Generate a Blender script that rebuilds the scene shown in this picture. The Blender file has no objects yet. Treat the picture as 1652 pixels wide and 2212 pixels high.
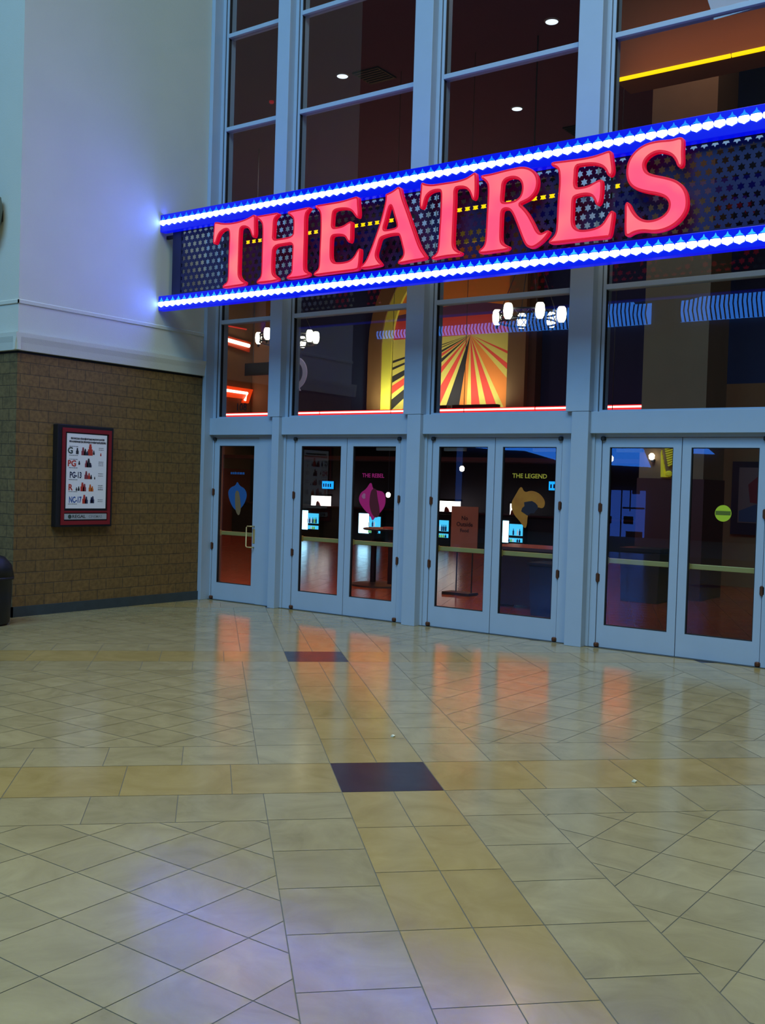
import bpy, bmesh, math, random
from mathutils import Vector, Matrix
random.seed(7)
scene = bpy.context.scene
COL = scene.collection

# ------------------------------------------------------------------ camera
D = 9.72            # door plane of the storefront (Y)
WX = -9.82          # face of the side wall (X)
WY = 6.79           # near corner of the side wall (Y)
yaw, pitch, roll = 0.6261, -0.0262, 0.0306
f_ = Vector((-math.sin(yaw)*math.cos(pitch), math.cos(yaw)*math.cos(pitch), math.sin(pitch)))
r_ = Vector((math.cos(yaw), math.sin(yaw), 0)); u_ = r_.cross(f_)
r2 = math.cos(roll)*r_ + math.sin(roll)*u_; u2 = -math.sin(roll)*r_ + math.cos(roll)*u_
cam_d = bpy.data.cameras.new('camera'); cam = bpy.data.objects.new('camera', cam_d); COL.objects.link(cam)
cam.matrix_world = Matrix(((r2.x, u2.x, -f_.x, 0), (r2.y, u2.y, -f_.y, 0), (r2.z, u2.z, -f_.z, 1.56), (0, 0, 0, 1)))
cam_d.sensor_fit = 'VERTICAL'; cam_d.sensor_height = 36.0; cam_d.lens = 36.0*2251/2212
cam_d.clip_start = 0.05; cam_d.clip_end = 200
scene.camera = cam

# ------------------------------------------------------------------ world, exposure
scene.view_settings.view_transform = 'Standard'; scene.view_settings.look = 'None'
scene.view_settings.gamma = 1; scene.view_settings.use_curve_mapping = False
scene.view_settings.exposure = 0.0
w = bpy.data.worlds.new('world'); scene.world = w; w.use_nodes = True
w.node_tree.nodes['Background'].inputs[0].default_value = (0.55, 0.75, 0.85, 1)
w.node_tree.nodes['Background'].inputs[1].default_value = 0.075

# ------------------------------------------------------------------ lights of the concourse
def area(name, loc, target, sx, sy, power, col, spread=None):
    l = bpy.data.lights.new(name, 'AREA'); l.shape = 'RECTANGLE'; l.size = sx; l.size_y = sy
    l.energy = power; l.color = col
    if spread: l.spread = math.radians(spread)
    o = bpy.data.objects.new(name, l); COL.objects.link(o); o.location = loc
    d = Vector(target)-Vector(loc); o.rotation_euler = d.to_track_quat('-Z', 'Y').to_euler()
    return o
# dusk light through the roof glazing behind the photographer
area('skylight', (-4, -9, 20), (-6, 8, 1), 16, 10, 4700, (0.26, 0.57, 0.90))
# warm ceiling lamps over the floor
area('ceiling_lamp', (-3.0, 3.5, 12.5), (-3.5, 4.5, 0), 7, 5, 175, (1.0, 0.80, 0.46), 92)
area('wall_washer', (0.5, 3.5, 11.0), (-9.8, 8.0, 5.5), 2.5, 2.5, 200, (0.92, 1.0, 0.62))

# ------------------------------------------------------------------ materials
def mat(name, col, rough=0.6, metal=0.0, var=0.0, vscale=4.0, bump=0.0, bscale=60.0, emis=None, es=0.0, spec=0.5, col2=None):
    m = bpy.data.materials.new(name); m.use_nodes = True; nt = m.node_tree; N = nt.nodes; L = nt.links
    b = N['Principled BSDF']; b.inputs['Roughness'].default_value = rough; b.inputs['Metallic'].default_value = metal
    b.inputs['Specular IOR Level'].default_value = spec
    c4 = (*col, 1); b.inputs['Base Color'].default_value = c4
    tc = N.new('ShaderNodeTexCoord')
    if var > 0:
        n = N.new('ShaderNodeTexNoise'); n.inputs['Scale'].default_value = vscale; n.inputs['Detail'].default_value = 5
        L.new(tc.outputs['Object'], n.inputs['Vector'])
        mx = N.new('ShaderNodeMix'); mx.data_type = 'RGBA'
        mx.inputs['A'].default_value = tuple(c*(1-var) for c in col)+(1,)
        mx.inputs['B'].default_value = (*(col2 or tuple(min(1, c*(1+var)) for c in col)), 1)
        L.new(n.outputs['Fac'], mx.inputs['Factor']); L.new(mx.outputs['Result'], b.inputs['Base Color'])
    if bump > 0:
        n2 = N.new('ShaderNodeTexNoise'); n2.inputs['Scale'].default_value = bscale; L.new(tc.outputs['Object'], n2.inputs['Vector'])
        bp = N.new('ShaderNodeBump'); bp.inputs['Strength'].default_value = bump; bp.inputs['Distance'].default_value = 0.01
        L.new(n2.outputs['Fac'], bp.inputs['Height']); L.new(bp.outputs['Normal'], b.inputs['Normal'])
    if emis:
        b.inputs['Emission Color'].default_value = (*emis, 1); b.inputs['Emission Strength'].default_value = es
    return m

def emat(name, col, s, sample=True):
    m = mat(name, tuple(c*0.3 for c in col), 0.5, emis=col, es=s)
    if not sample: m.cycles.emission_sampling = 'NONE'
    return m

def glass_mat(name, tint=(0.86, 0.90, 0.92), f0=0.07):
    m = bpy.data.materials.new(name); m.use_nodes = True; nt = m.node_tree; N = nt.nodes; L = nt.links
    N.remove(N['Principled BSDF']); out = N['Material Output']
    t = N.new('ShaderNodeBsdfTransparent'); t.inputs[0].default_value = (*tint, 1)
    g = N.new('ShaderNodeBsdfGlossy'); g.inputs['Roughness'].default_value = 0.0
    g.inputs['Color'].default_value = (1, 1, 1, 1)
    fr = N.new('ShaderNodeFresnel'); fr.inputs['IOR'].default_value = 1.55
    ge = N.new('ShaderNodeNewGeometry'); mu = N.new('ShaderNodeMath'); mu.operation = 'SUBTRACT'   # reflect at the outer skin of the pane only
    mu.inputs[0].default_value = 1.0
    L.new(ge.outputs['Backfacing'], mu.inputs[1])
    m3 = N.new('ShaderNodeMath'); m3.operation = 'MULTIPLY'; L.new(mu.outputs[0], m3.inputs[0]); L.new(fr.outputs[0], m3.inputs[1])
    mx = N.new('ShaderNodeMixShader'); L.new(m3.outputs[0], mx.inputs[0]); L.new(t.outputs[0], mx.inputs[1]); L.new(g.outputs[0], mx.inputs[2])
    L.new(mx.outputs[0], out.inputs['Surface'])
    return m

def tile_mat(name, a, b, rough=0.16, spec=0.42):
    m = bpy.data.materials.new(name); m.use_nodes = True; nt = m.node_tree; N = nt.nodes; L = nt.links
    p = N['Principled BSDF']; p.inputs['Specular IOR Level'].default_value = spec
    tc = N.new('ShaderNodeTexCoord'); at = N.new('ShaderNodeAttribute'); at.attribute_name = 'tint'
    mp = N.new('ShaderNodeMapping'); L.new(tc.outputs['Object'], mp.inputs['Vector'])
    ad = N.new('ShaderNodeVectorMath'); ad.operation = 'SCALE'; L.new(at.outputs['Color'], ad.inputs[0]); ad.inputs['Scale'].default_value = 37.0
    L.new(ad.outputs[0], mp.inputs['Location'])
    n = N.new('ShaderNodeTexNoise'); n.inputs['Scale'].default_value = 3.2; n.inputs['Detail'].default_value = 8; n.inputs['Roughness'].default_value = 0.62; n.inputs['Distortion'].default_value = 1.2
    L.new(mp.outputs[0], n.inputs['Vector'])
    cr = N.new('ShaderNodeValToRGB'); cr.color_ramp.elements[0].position = 0.30; cr.color_ramp.elements[1].position = 0.72
    cr.color_ramp.elements[0].color = (*a, 1); cr.color_ramp.elements[1].color = (*b, 1); L.new(n.outputs['Fac'], cr.inputs[0])
    hs = N.new('ShaderNodeHueSaturation'); L.new(cr.outputs[0], hs.inputs['Color'])
    mr = N.new('ShaderNodeMapRange'); mr.inputs['To Min'].default_value = 0.90; mr.inputs['To Max'].default_value = 1.08
    L.new(at.outputs['Fac'], mr.inputs['Value']); L.new(mr.outputs[0], hs.inputs['Value'])
    L.new(hs.outputs[0], p.inputs['Base Color'])
    n2 = N.new('ShaderNodeTexNoise'); n2.inputs['Scale'].default_value = 9; L.new(tc.outputs['Object'], n2.inputs['Vector'])
    m2 = N.new('ShaderNodeMapRange'); m2.inputs['To Min'].default_value = rough*0.7; m2.inputs['To Max'].default_value = rough*1.4
    L.new(n2.outputs['Fac'], m2.inputs['Value']); L.new(m2.outputs[0], p.inputs['Roughness'])
    return m

def brick_mat(name, c1, c2, mortar, axis):
    m = bpy.data.materials.new(name); m.use_nodes = True; nt = m.node_tree; N = nt.nodes; L = nt.links
    p = N['Principled BSDF']; p.inputs['Roughness'].default_value = 0.85
    tc = N.new('ShaderNodeTexCoord'); sp = N.new('ShaderNodeSeparateXYZ'); cb = N.new('ShaderNodeCombineXYZ')
    L.new(tc.outputs['Object'], sp.inputs[0]); L.new(sp.outputs[axis], cb.inputs[0]); L.new(sp.outputs['Z'], cb.inputs[1])
    mp = N.new('ShaderNodeMapping'); mp.inputs['Location'].default_value = (0.03, -0.10, 0); L.new(cb.outputs[0], mp.inputs[0])
    br = N.new('ShaderNodeTexBrick'); L.new(mp.outputs[0], br.inputs['Vector'])
    br.inputs['Color1'].default_value = (*c1, 1); br.inputs['Color2'].default_value = (*c2, 1); br.inputs['Mortar'].default_value = (*mortar, 1)
    br.inputs['Scale'].default_value = 1.0; br.inputs['Brick Width'].default_value = 0.245; br.inputs['Row Height'].default_value = 0.127
    br.inputs['Mortar Size'].default_value = 0.005; br.inputs['Mortar Smooth'].default_value = 0.5; br.offset = 0.5
    n = N.new('ShaderNodeTexNoise'); n.inputs['Scale'].default_value = 22; n.inputs['Detail'].default_value = 6; L.new(tc.outputs['Object'], n.inputs['Vector'])
    mx = N.new('ShaderNodeMix'); mx.data_type = 'RGBA'; mx.blend_type = 'MULTIPLY'; mx.inputs['Factor'].default_value = 0.6
    cr = N.new('ShaderNodeValToRGB'); cr.color_ramp.elements[0].position = 0.35; cr.color_ramp.elements[0].color = (0.45, 0.45, 0.45, 1); cr.color_ramp.elements[1].position = 0.6
    L.new(n.outputs['Fac'], cr.inputs[0]); L.new(br.outputs['Color'], mx.inputs['A']); L.new(cr.outputs[0], mx.inputs['B'])
    L.new(mx.outputs['Result'], p.inputs['Base Color'])
    bp = N.new('ShaderNodeBump'); bp.inputs['Strength'].default_value = 0.8; bp.inputs['Distance'].default_value = 0.006; bp.invert = True
    L.new(br.outputs['Fac'], bp.inputs['Height']); bp2 = N.new('ShaderNodeBump'); bp2.inputs['Strength'].default_value = 0.6; bp2.inputs['Distance'].default_value = 0.008
    L.new(n.outputs['Fac'], bp2.inputs['Height']); L.new(bp.outputs['Normal'], bp2.inputs['Normal']); L.new(bp2.outputs['Normal'], p.inputs['Normal'])
    return m

M = {}
M['plaster'] = mat('plaster', (0.60, 0.62, 0.55), 0.85, var=0.05, vscale=2, bump=0.15, bscale=90)
M['brick_y'] = brick_mat('block_side', (0.175, 0.104, 0.031), (0.205, 0.121, 0.037), (0.095, 0.065, 0.032), 'Y')
M['brick_x'] = brick_mat('block_front', (0.150, 0.105, 0.040), (0.175, 0.120, 0.046), (0.075, 0.055, 0.028), 'X')
M['base'] = mat('slate_base', (0.035, 0.05, 0.06), 0.5, var=0.3, vscale=12)
M['black'] = mat('black', (0.006, 0.006, 0.007), 0.5)
M['alu'] = mat('painted_aluminium', (0.36, 0.46, 0.58), 0.45, var=0.04, vscale=6, bump=0.04, bscale=200)
M['alu_in'] = mat('painted_aluminium_recess', (0.40, 0.47, 0.50), 0.5)
M['gasket'] = mat('rubber_gasket', (0.012, 0.014, 0.018), 0.6)
M['glass'] = glass_mat('clear_glass')
M['hinge'] = mat('brown_hinge', (0.10, 0.035, 0.015), 0.5, 0.3)
M['brass'] = mat('brass', (0.60, 0.47, 0.20), 0.38, 0.5)
M['bar'] = mat('brass_push_bar', (0.55, 0.45, 0.14), 0.35, 0.2, emis=None)
M['closer'] = mat('closer_grey', (0.45, 0.46, 0.42), 0.5)
M['cream'] = tile_mat('cream_tile', (0.300, 0.245, 0.118), (0.425, 0.355, 0.180))
M['gold'] = tile_mat('gold_tile', (0.330, 0.240, 0.080), (0.44, 0.33, 0.125))
M['dark'] = tile_mat('dark_tile', (0.028, 0.018, 0.020), (0.045, 0.028, 0.030), 0.2)
M['grout'] = mat('grout', (0.16, 0.15, 0.11), 0.7, spec=0.2)
M['terra'] = tile_mat('terracotta_tile', (0.30, 0.055, 0.022), (0.42, 0.085, 0.035), 0.20)
M['grout2'] = mat('grout_dark', (0.06, 0.02, 0.012), 0.6)

# ------------------------------------------------------------------ helpers
class MB:
    def __init__(s): s.v = []; s.f = []; s.mi = []
    def box(s, x0, x1, y0, y1, z0, z1, mi=0):
        n = len(s.v)
        s.v += [(x0,y0,z0),(x1,y0,z0),(x1,y1,z0),(x0,y1,z0),(x0,y0,z1),(x1,y0,z1),(x1,y1,z1),(x0,y1,z1)]
        for q in ((0,3,2,1),(4,5,6,7),(0,1,5,4),(1,2,6,5),(2,3,7,6),(3,0,4,7)):
            s.f.append(tuple(n+i for i in q)); s.mi.append(mi)
        return s
    def tube(s, pts, r, seg=10, mi=0, closed=False):
        P = [Vector(p) for p in pts]; n0 = len(s.v); k = len(P)
        for i, p in enumerate(P):
            a = P[i-1] if (i > 0 or closed) else P[i]; b = P[(i+1) % k] if (i < k-1 or closed) else P[i]
            t = (b-a).normalized(); up = Vector((0,0,1)) if abs(t.z) < 0.9 else Vector((1,0,0))
            e = t.cross(up).normalized(); g = e.cross(t)
            for j in range(seg):
                an = 2*math.pi*j/seg; q = p + r*(math.cos(an)*e+math.sin(an)*g); s.v.append(tuple(q))
        m = k if closed else k-1
        for i in range(m):
            for j in range(seg):
                a = n0+i*seg+j; b = n0+i*seg+(j+1) % seg; c = n0+((i+1) % k)*seg+(j+1) % seg; d = n0+((i+1) % k)*seg+j
                s.f.append((a, b, c, d)); s.mi.append(mi)
        if not closed:
            s.f.append(tuple(n0+j for j in range(seg))[::-1]); s.mi.append(mi)
            s.f.append(tuple(n0+(k-1)*seg+j for j in range(seg))); s.mi.append(mi)
        return s
    def lathe(s, prof, c=(0,0,0), seg=24, mi=0, axis='Z'):
        n0 = len(s.v)
        for r, z in prof:
            for j in range(seg):
                an = 2*math.pi*j/seg; x, y = r*math.cos(an), r*math.sin(an)
                s.v.append((c[0]+x, c[1]+y, c[2]+z) if axis == 'Z' else (c[0]+x, c[1]+z, c[2]+y))
        for i in range(len(prof)-1):
            for j in range(seg):
                a = n0+i*seg+j; b = n0+i*seg+(j+1) % seg
                s.f.append((a, b, b+seg, a+seg)); s.mi.append(mi)
        s.f.append(tuple(n0+j for j in range(seg))[::-1]); s.mi.append(mi)
        s.f.append(tuple(n0+(len(prof)-1)*seg+j for j in range(seg))); s.mi.append(mi)
        return s
    def prism(s, pts, y0, y1, mi=0):
        """polygon in X,Z extruded along Y"""
        n = len(s.v); k = len(pts)
        s.v += [(x, y0, z) for x, z in pts] + [(x, y1, z) for x, z in pts]
        s.f.append(tuple(range(n, n+k))); s.mi.append(mi); s.f.append(tuple(range(n+k, n+2*k))[::-1]); s.mi.append(mi)
        for i in range(k):
            j = (i+1) % k; s.f.append((n+j, n+i, n+k+i, n+k+j)); s.mi.append(mi)
        return s
    def prismx(s, pts, x0, x1, mi=0):
        """polygon in Y,Z extruded along X"""
        n = len(s.v); k = len(pts)
        s.v += [(x0, y, z) for y, z in pts] + [(x1, y, z) for y, z in pts]
        s.f.append(tuple(range(n, n+k))[::-1]); s.mi.append(mi); s.f.append(tuple(range(n+k, n+2*k))); s.mi.append(mi)
        for i in range(k):
            j = (i+1) % k; s.f.append((n+i, n+j, n+k+j, n+k+i)); s.mi.append(mi)
        return s
    def build(s, name, mats, parent=None, bevel=0.0, smooth=False, origin=None):
        me = bpy.data.meshes.new(name)
        v = s.v
        if origin: v = [(x-origin[0], y-origin[1], z-origin[2]) for x, y, z in v]
        me.from_pydata(v, [], s.f)
        for m in (mats if isinstance(mats, (list, tuple)) else [mats]): me.materials.append(m)
        for p, i in zip(me.polygons, s.mi): p.material_index = i; p.use_smooth = smooth
        bm = bmesh.new(); bm.from_mesh(me); bmesh.ops.recalc_face_normals(bm, faces=bm.faces); bm.to_mesh(me); bm.free()
        o = bpy.data.objects.new(name, me); COL.objects.link(o)
        if origin: o.location = origin
        if parent:
            o.parent = parent
            pl = Vector(parent.matrix_basis.translation)
            q = parent.parent
            while q: pl = pl + Vector(q.matrix_basis.translation); q = q.parent
            o.location = Vector(o.location)-pl
        if bevel:
            b = o.modifiers.new('bevel', 'BEVEL'); b.width = bevel; b.segments = 2; b.limit_method = 'ANGLE'
        return o
def box(x0, x1, y0, y1, z0, z1): return MB().box(x0, x1, y0, y1, z0, z1)
def empty(name, loc=(0, 0, 0)):
    o = bpy.data.objects.new(name, None); COL.objects.link(o); o.location = loc; o.empty_display_size = 0.1
    return o
def struct(o): o['kind'] = 'structure'; return o
def tag(o, label, cat, group=None):
    o['label'] = label; o['category'] = cat
    if group: o['group'] = group
    return o
def thing(name, loc, label, cat, group=None): return tag(empty(name, loc), label, cat, group)
def off(o):
    v = Vector((0, 0, 0))
    while o: v = v + Vector(o.matrix_basis.translation); o = o.parent
    return v
def curve_obj(name, loops, y, ext, m, parent=None, bev=0.0, offset=0.0):
    cu = bpy.data.curves.new(name, 'CURVE'); cu.dimensions = '2D'; cu.fill_mode = 'BOTH'; cu.extrude = ext
    cu.bevel_depth = bev; cu.bevel_resolution = 2; cu.offset = offset
    for l in loops:
        sp = cu.splines.new('POLY'); sp.points.add(len(l)-1); sp.use_cyclic_u = True
        for p, (x, z) in zip(sp.points, l): p.co = (x, z, 0, 1)
    t = bpy.data.objects.new('tmp', cu); COL.objects.link(t)
    dg = bpy.context.evaluated_depsgraph_get(); me = bpy.data.meshes.new_from_object(t.evaluated_get(dg)); me.name = name
    bpy.data.objects.remove(t); bpy.data.curves.remove(cu)
    for v in me.vertices: v.co = (v.co.x, y-v.co.z, v.co.y)
    me.materials.clear(); me.materials.append(m)
    o = bpy.data.objects.new(name, me); COL.objects.link(o)
    if parent: o.parent = parent; o.location = -off(parent)
    return o
def text_obj(name, txt, cx, y, z, size, m, parent=None, along='X', sx=1.0, ext=0.001, bold=1):
    """flat lettering centred at cx,z ; along X faces -Y, along Y faces +X"""
    cu = bpy.data.curves.new(name, 'FONT'); cu.body = txt; cu.size = size; cu.align_x = 'CENTER'; cu.align_y = 'CENTER'; cu.extrude = ext
    cu.resolution_u = 2; cu.offset = size*0.015*bold
    t = bpy.data.objects.new('tmp', cu); COL.objects.link(t)
    dg = bpy.context.evaluated_depsgraph_get(); me = bpy.data.meshes.new_from_object(t.evaluated_get(dg)); me.name = name
    bpy.data.objects.remove(t); bpy.data.curves.remove(cu)
    for v in me.vertices:
        a, b, c = v.co
        v.co = (cx+a*sx, y-c, z+b) if along == 'X' else (y+c, cx+a*sx, z+b)
    me.materials.clear(); me.materials.append(m)
    o = bpy.data.objects.new(name, me); COL.objects.link(o)
    if parent: o.parent = parent; o.location = -off(parent)
    return o
def chaikin(l, n=2):
    for _ in range(n):
        q = []
        for i in range(len(l)):
            a, b = l[i], l[(i+1) % len(l)]
            q += [(a[0]*.75+b[0]*.25, a[1]*.75+b[1]*.25), (a[0]*.25+b[0]*.75, a[1]*.25+b[1]*.75)]
        l = q
    return l
LETTERS = {
 'T1': [[[-8.845,4.553],[-8.806,4.56],[-8.698,4.53],[-8.545,4.517],[-8.395,4.525],[-8.278,4.549],[-8.22,4.571],[-8.19,4.554],[-8.191,4.463],[-8.183,4.355],[-8.196,4.314],[-8.222,4.306],[-8.248,4.341],[-8.272,4.398],[-8.31,4.429],[-8.363,4.446],[-8.415,4.441],[-8.423,4.383],[-8.424,4.166],[-8.426,3.95],[-8.42,3.895],[-8.378,3.848],[-8.325,3.827],[-8.321,3.8],[-8.345,3.78],[-8.518,3.779],[-8.67,3.773],[-8.686,3.793],[-8.664,3.824],[-8.611,3.842],[-8.598,3.901],[-8.601,4.076],[-8.594,4.294],[-8.595,4.425],[-8.634,4.451],[-8.694,4.447],[-8.755,4.416],[-8.784,4.359],[-8.805,4.306],[-8.836,4.3],[-8.857,4.323],[-8.855,4.389],[-8.847,4.476]]],
 'H': [[[-8.168,4.54],[-8.146,4.548],[-7.959,4.546],[-7.86,4.549],[-7.838,4.525],[-7.859,4.507],[-7.9,4.48],[-7.905,4.428],[-7.908,4.323],[-7.913,4.255],[-7.807,4.254],[-7.626,4.259],[-7.622,4.332],[-7.622,4.435],[-7.641,4.464],[-7.705,4.508],[-7.713,4.53],[-7.692,4.54],[-7.541,4.544],[-7.399,4.55],[-7.385,4.529],[-7.417,4.503],[-7.45,4.466],[-7.445,4.269],[-7.446,4.012],[-7.444,3.888],[-7.427,3.86],[-7.379,3.84],[-7.371,3.814],[-7.398,3.796],[-7.554,3.789],[-7.692,3.792],[-7.704,3.814],[-7.68,3.837],[-7.632,3.859],[-7.63,3.927],[-7.627,4.082],[-7.623,4.176],[-7.734,4.177],[-7.903,4.175],[-7.91,4.06],[-7.911,3.922],[-7.899,3.868],[-7.848,3.837],[-7.819,3.813],[-7.832,3.788],[-7.931,3.781],[-8.132,3.778],[-8.151,3.801],[-8.134,3.826],[-8.085,3.859],[-8.08,3.938],[-8.08,4.13],[-8.078,4.343],[-8.084,4.439],[-8.107,4.474],[-8.16,4.512]]],
 'E1': [[[-7.325,4.542],[-7.305,4.555],[-7.14,4.553],[-6.946,4.553],[-6.806,4.569],[-6.756,4.575],[-6.73,4.558],[-6.725,4.483],[-6.712,4.402],[-6.716,4.349],[-6.741,4.342],[-6.774,4.376],[-6.814,4.425],[-6.878,4.454],[-6.968,4.465],[-7.052,4.461],[-7.064,4.427],[-7.068,4.357],[-7.071,4.287],[-7.0,4.283],[-6.923,4.289],[-6.86,4.317],[-6.822,4.325],[-6.801,4.304],[-6.806,4.235],[-6.803,4.145],[-6.814,4.102],[-6.839,4.096],[-6.866,4.122],[-6.893,4.165],[-6.945,4.186],[-7.023,4.195],[-7.074,4.191],[-7.078,4.126],[-7.077,3.974],[-7.058,3.932],[-7.025,3.913],[-6.921,3.903],[-6.82,3.913],[-6.764,3.952],[-6.728,4.008],[-6.698,4.029],[-6.679,4.012],[-6.682,3.933],[-6.691,3.835],[-6.708,3.797],[-6.853,3.796],[-7.112,3.795],[-7.297,3.792],[-7.317,3.809],[-7.298,3.838],[-7.253,3.859],[-7.241,3.909],[-7.24,4.042],[-7.234,4.245],[-7.238,4.419],[-7.249,4.471],[-7.284,4.506]]],
 'A': [[[-6.225,4.601],[-6.198,4.588],[-6.187,4.557],[-6.163,4.477],[-6.095,4.333],[-6.027,4.173],[-5.96,4.014],[-5.916,3.933],[-5.874,3.883],[-5.85,3.851],[-5.857,3.831],[-5.892,3.822],[-6.035,3.819],[-6.19,3.808],[-6.203,3.828],[-6.186,3.852],[-6.145,3.877],[-6.131,3.922],[-6.155,3.993],[-6.19,4.099],[-6.212,4.111],[-6.307,4.116],[-6.413,4.103],[-6.433,4.083],[-6.452,4.017],[-6.477,3.95],[-6.47,3.906],[-6.436,3.868],[-6.405,3.835],[-6.412,3.814],[-6.509,3.806],[-6.662,3.803],[-6.685,3.823],[-6.669,3.843],[-6.61,3.886],[-6.559,3.985],[-6.499,4.117],[-6.43,4.29],[-6.388,4.439],[-6.377,4.506],[-6.386,4.542],[-6.344,4.553],[-6.282,4.57]],[[-6.313,4.421],[-6.29,4.384],[-6.261,4.303],[-6.226,4.214],[-6.23,4.189],[-6.309,4.181],[-6.378,4.182],[-6.389,4.199],[-6.365,4.265],[-6.333,4.381]]],
 'T2': [[[-5.946,4.59],[-5.926,4.6],[-5.88,4.577],[-5.799,4.561],[-5.68,4.56],[-5.514,4.557],[-5.419,4.567],[-5.353,4.594],[-5.325,4.61],[-5.301,4.599],[-5.295,4.521],[-5.292,4.424],[-5.297,4.36],[-5.324,4.339],[-5.344,4.358],[-5.36,4.401],[-5.385,4.445],[-5.434,4.476],[-5.502,4.486],[-5.538,4.479],[-5.532,4.375],[-5.535,4.212],[-5.538,4.049],[-5.539,3.942],[-5.523,3.899],[-5.478,3.87],[-5.439,3.854],[-5.438,3.833],[-5.462,3.819],[-5.584,3.824],[-5.682,3.821],[-5.771,3.811],[-5.793,3.829],[-5.782,3.848],[-5.733,3.872],[-5.715,3.92],[-5.711,4.069],[-5.702,4.233],[-5.702,4.357],[-5.702,4.473],[-5.727,4.49],[-5.807,4.491],[-5.866,4.462],[-5.889,4.407],[-5.902,4.35],[-5.926,4.331],[-5.95,4.348],[-5.956,4.432],[-5.946,4.515]]],
 'R': [[[-5.252,4.555],[-5.24,4.571],[-5.141,4.569],[-4.995,4.581],[-4.87,4.587],[-4.794,4.586],[-4.717,4.56],[-4.659,4.514],[-4.627,4.451],[-4.626,4.376],[-4.652,4.314],[-4.706,4.267],[-4.78,4.244],[-4.813,4.236],[-4.779,4.206],[-4.72,4.14],[-4.66,4.041],[-4.619,3.962],[-4.581,3.936],[-4.536,3.952],[-4.508,3.958],[-4.489,3.942],[-4.506,3.907],[-4.56,3.855],[-4.632,3.814],[-4.679,3.806],[-4.727,3.828],[-4.757,3.869],[-4.798,3.957],[-4.84,4.054],[-4.892,4.162],[-4.932,4.201],[-4.985,4.208],[-5.001,4.184],[-5.002,4.074],[-5.001,3.93],[-4.988,3.895],[-4.948,3.869],[-4.909,3.852],[-4.913,3.827],[-4.946,3.814],[-5.063,3.813],[-5.221,3.81],[-5.25,3.829],[-5.238,3.858],[-5.194,3.883],[-5.176,3.932],[-5.172,4.095],[-5.166,4.308],[-5.166,4.444],[-5.183,4.49],[-5.229,4.526]],[[-4.996,4.48],[-4.914,4.497],[-4.847,4.479],[-4.802,4.435],[-4.793,4.367],[-4.811,4.311],[-4.858,4.279],[-4.935,4.273],[-4.998,4.281],[-5.008,4.304],[-5.002,4.387]]],
 'E2': [[[-4.502,4.56],[-4.491,4.58],[-4.387,4.575],[-4.208,4.567],[-4.077,4.57],[-3.991,4.584],[-3.932,4.595],[-3.906,4.582],[-3.894,4.51],[-3.878,4.42],[-3.885,4.374],[-3.914,4.358],[-3.94,4.378],[-3.959,4.425],[-4.004,4.467],[-4.091,4.496],[-4.205,4.502],[-4.245,4.5],[-4.247,4.428],[-4.251,4.315],[-4.198,4.307],[-4.119,4.312],[-4.059,4.336],[-4.008,4.352],[-3.982,4.34],[-3.978,4.245],[-3.987,4.15],[-4.016,4.114],[-4.043,4.134],[-4.057,4.176],[-4.089,4.216],[-4.151,4.233],[-4.239,4.228],[-4.261,4.211],[-4.261,4.106],[-4.261,3.984],[-4.228,3.94],[-4.165,3.916],[-4.052,3.919],[-3.975,3.942],[-3.926,4.015],[-3.894,4.059],[-3.868,4.051],[-3.859,4.023],[-3.871,3.913],[-3.885,3.828],[-3.918,3.812],[-4.048,3.819],[-4.223,3.818],[-4.448,3.82],[-4.494,3.832],[-4.5,3.857],[-4.46,3.885],[-4.429,3.923],[-4.423,4.004],[-4.422,4.208],[-4.41,4.37],[-4.419,4.478],[-4.438,4.513],[-4.485,4.537]]],
 'S': [[[-3.288,4.605],[-3.258,4.594],[-3.248,4.564],[-3.25,4.464],[-3.243,4.392],[-3.249,4.353],[-3.278,4.341],[-3.301,4.361],[-3.318,4.41],[-3.357,4.46],[-3.418,4.491],[-3.487,4.506],[-3.555,4.484],[-3.595,4.439],[-3.593,4.388],[-3.565,4.347],[-3.502,4.316],[-3.395,4.282],[-3.304,4.243],[-3.243,4.191],[-3.203,4.121],[-3.189,4.041],[-3.197,3.97],[-3.239,3.904],[-3.311,3.848],[-3.4,3.819],[-3.491,3.815],[-3.591,3.838],[-3.669,3.832],[-3.715,3.808],[-3.747,3.815],[-3.755,3.842],[-3.76,3.917],[-3.76,4.006],[-3.765,4.088],[-3.746,4.119],[-3.718,4.097],[-3.684,4.026],[-3.635,3.968],[-3.564,3.93],[-3.48,3.927],[-3.405,3.954],[-3.365,3.999],[-3.36,4.056],[-3.396,4.105],[-3.465,4.139],[-3.589,4.175],[-3.684,4.217],[-3.741,4.277],[-3.763,4.354],[-3.759,4.442],[-3.726,4.511],[-3.666,4.568],[-3.575,4.604],[-3.468,4.608],[-3.362,4.597],[-3.318,4.601]]]}

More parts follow.
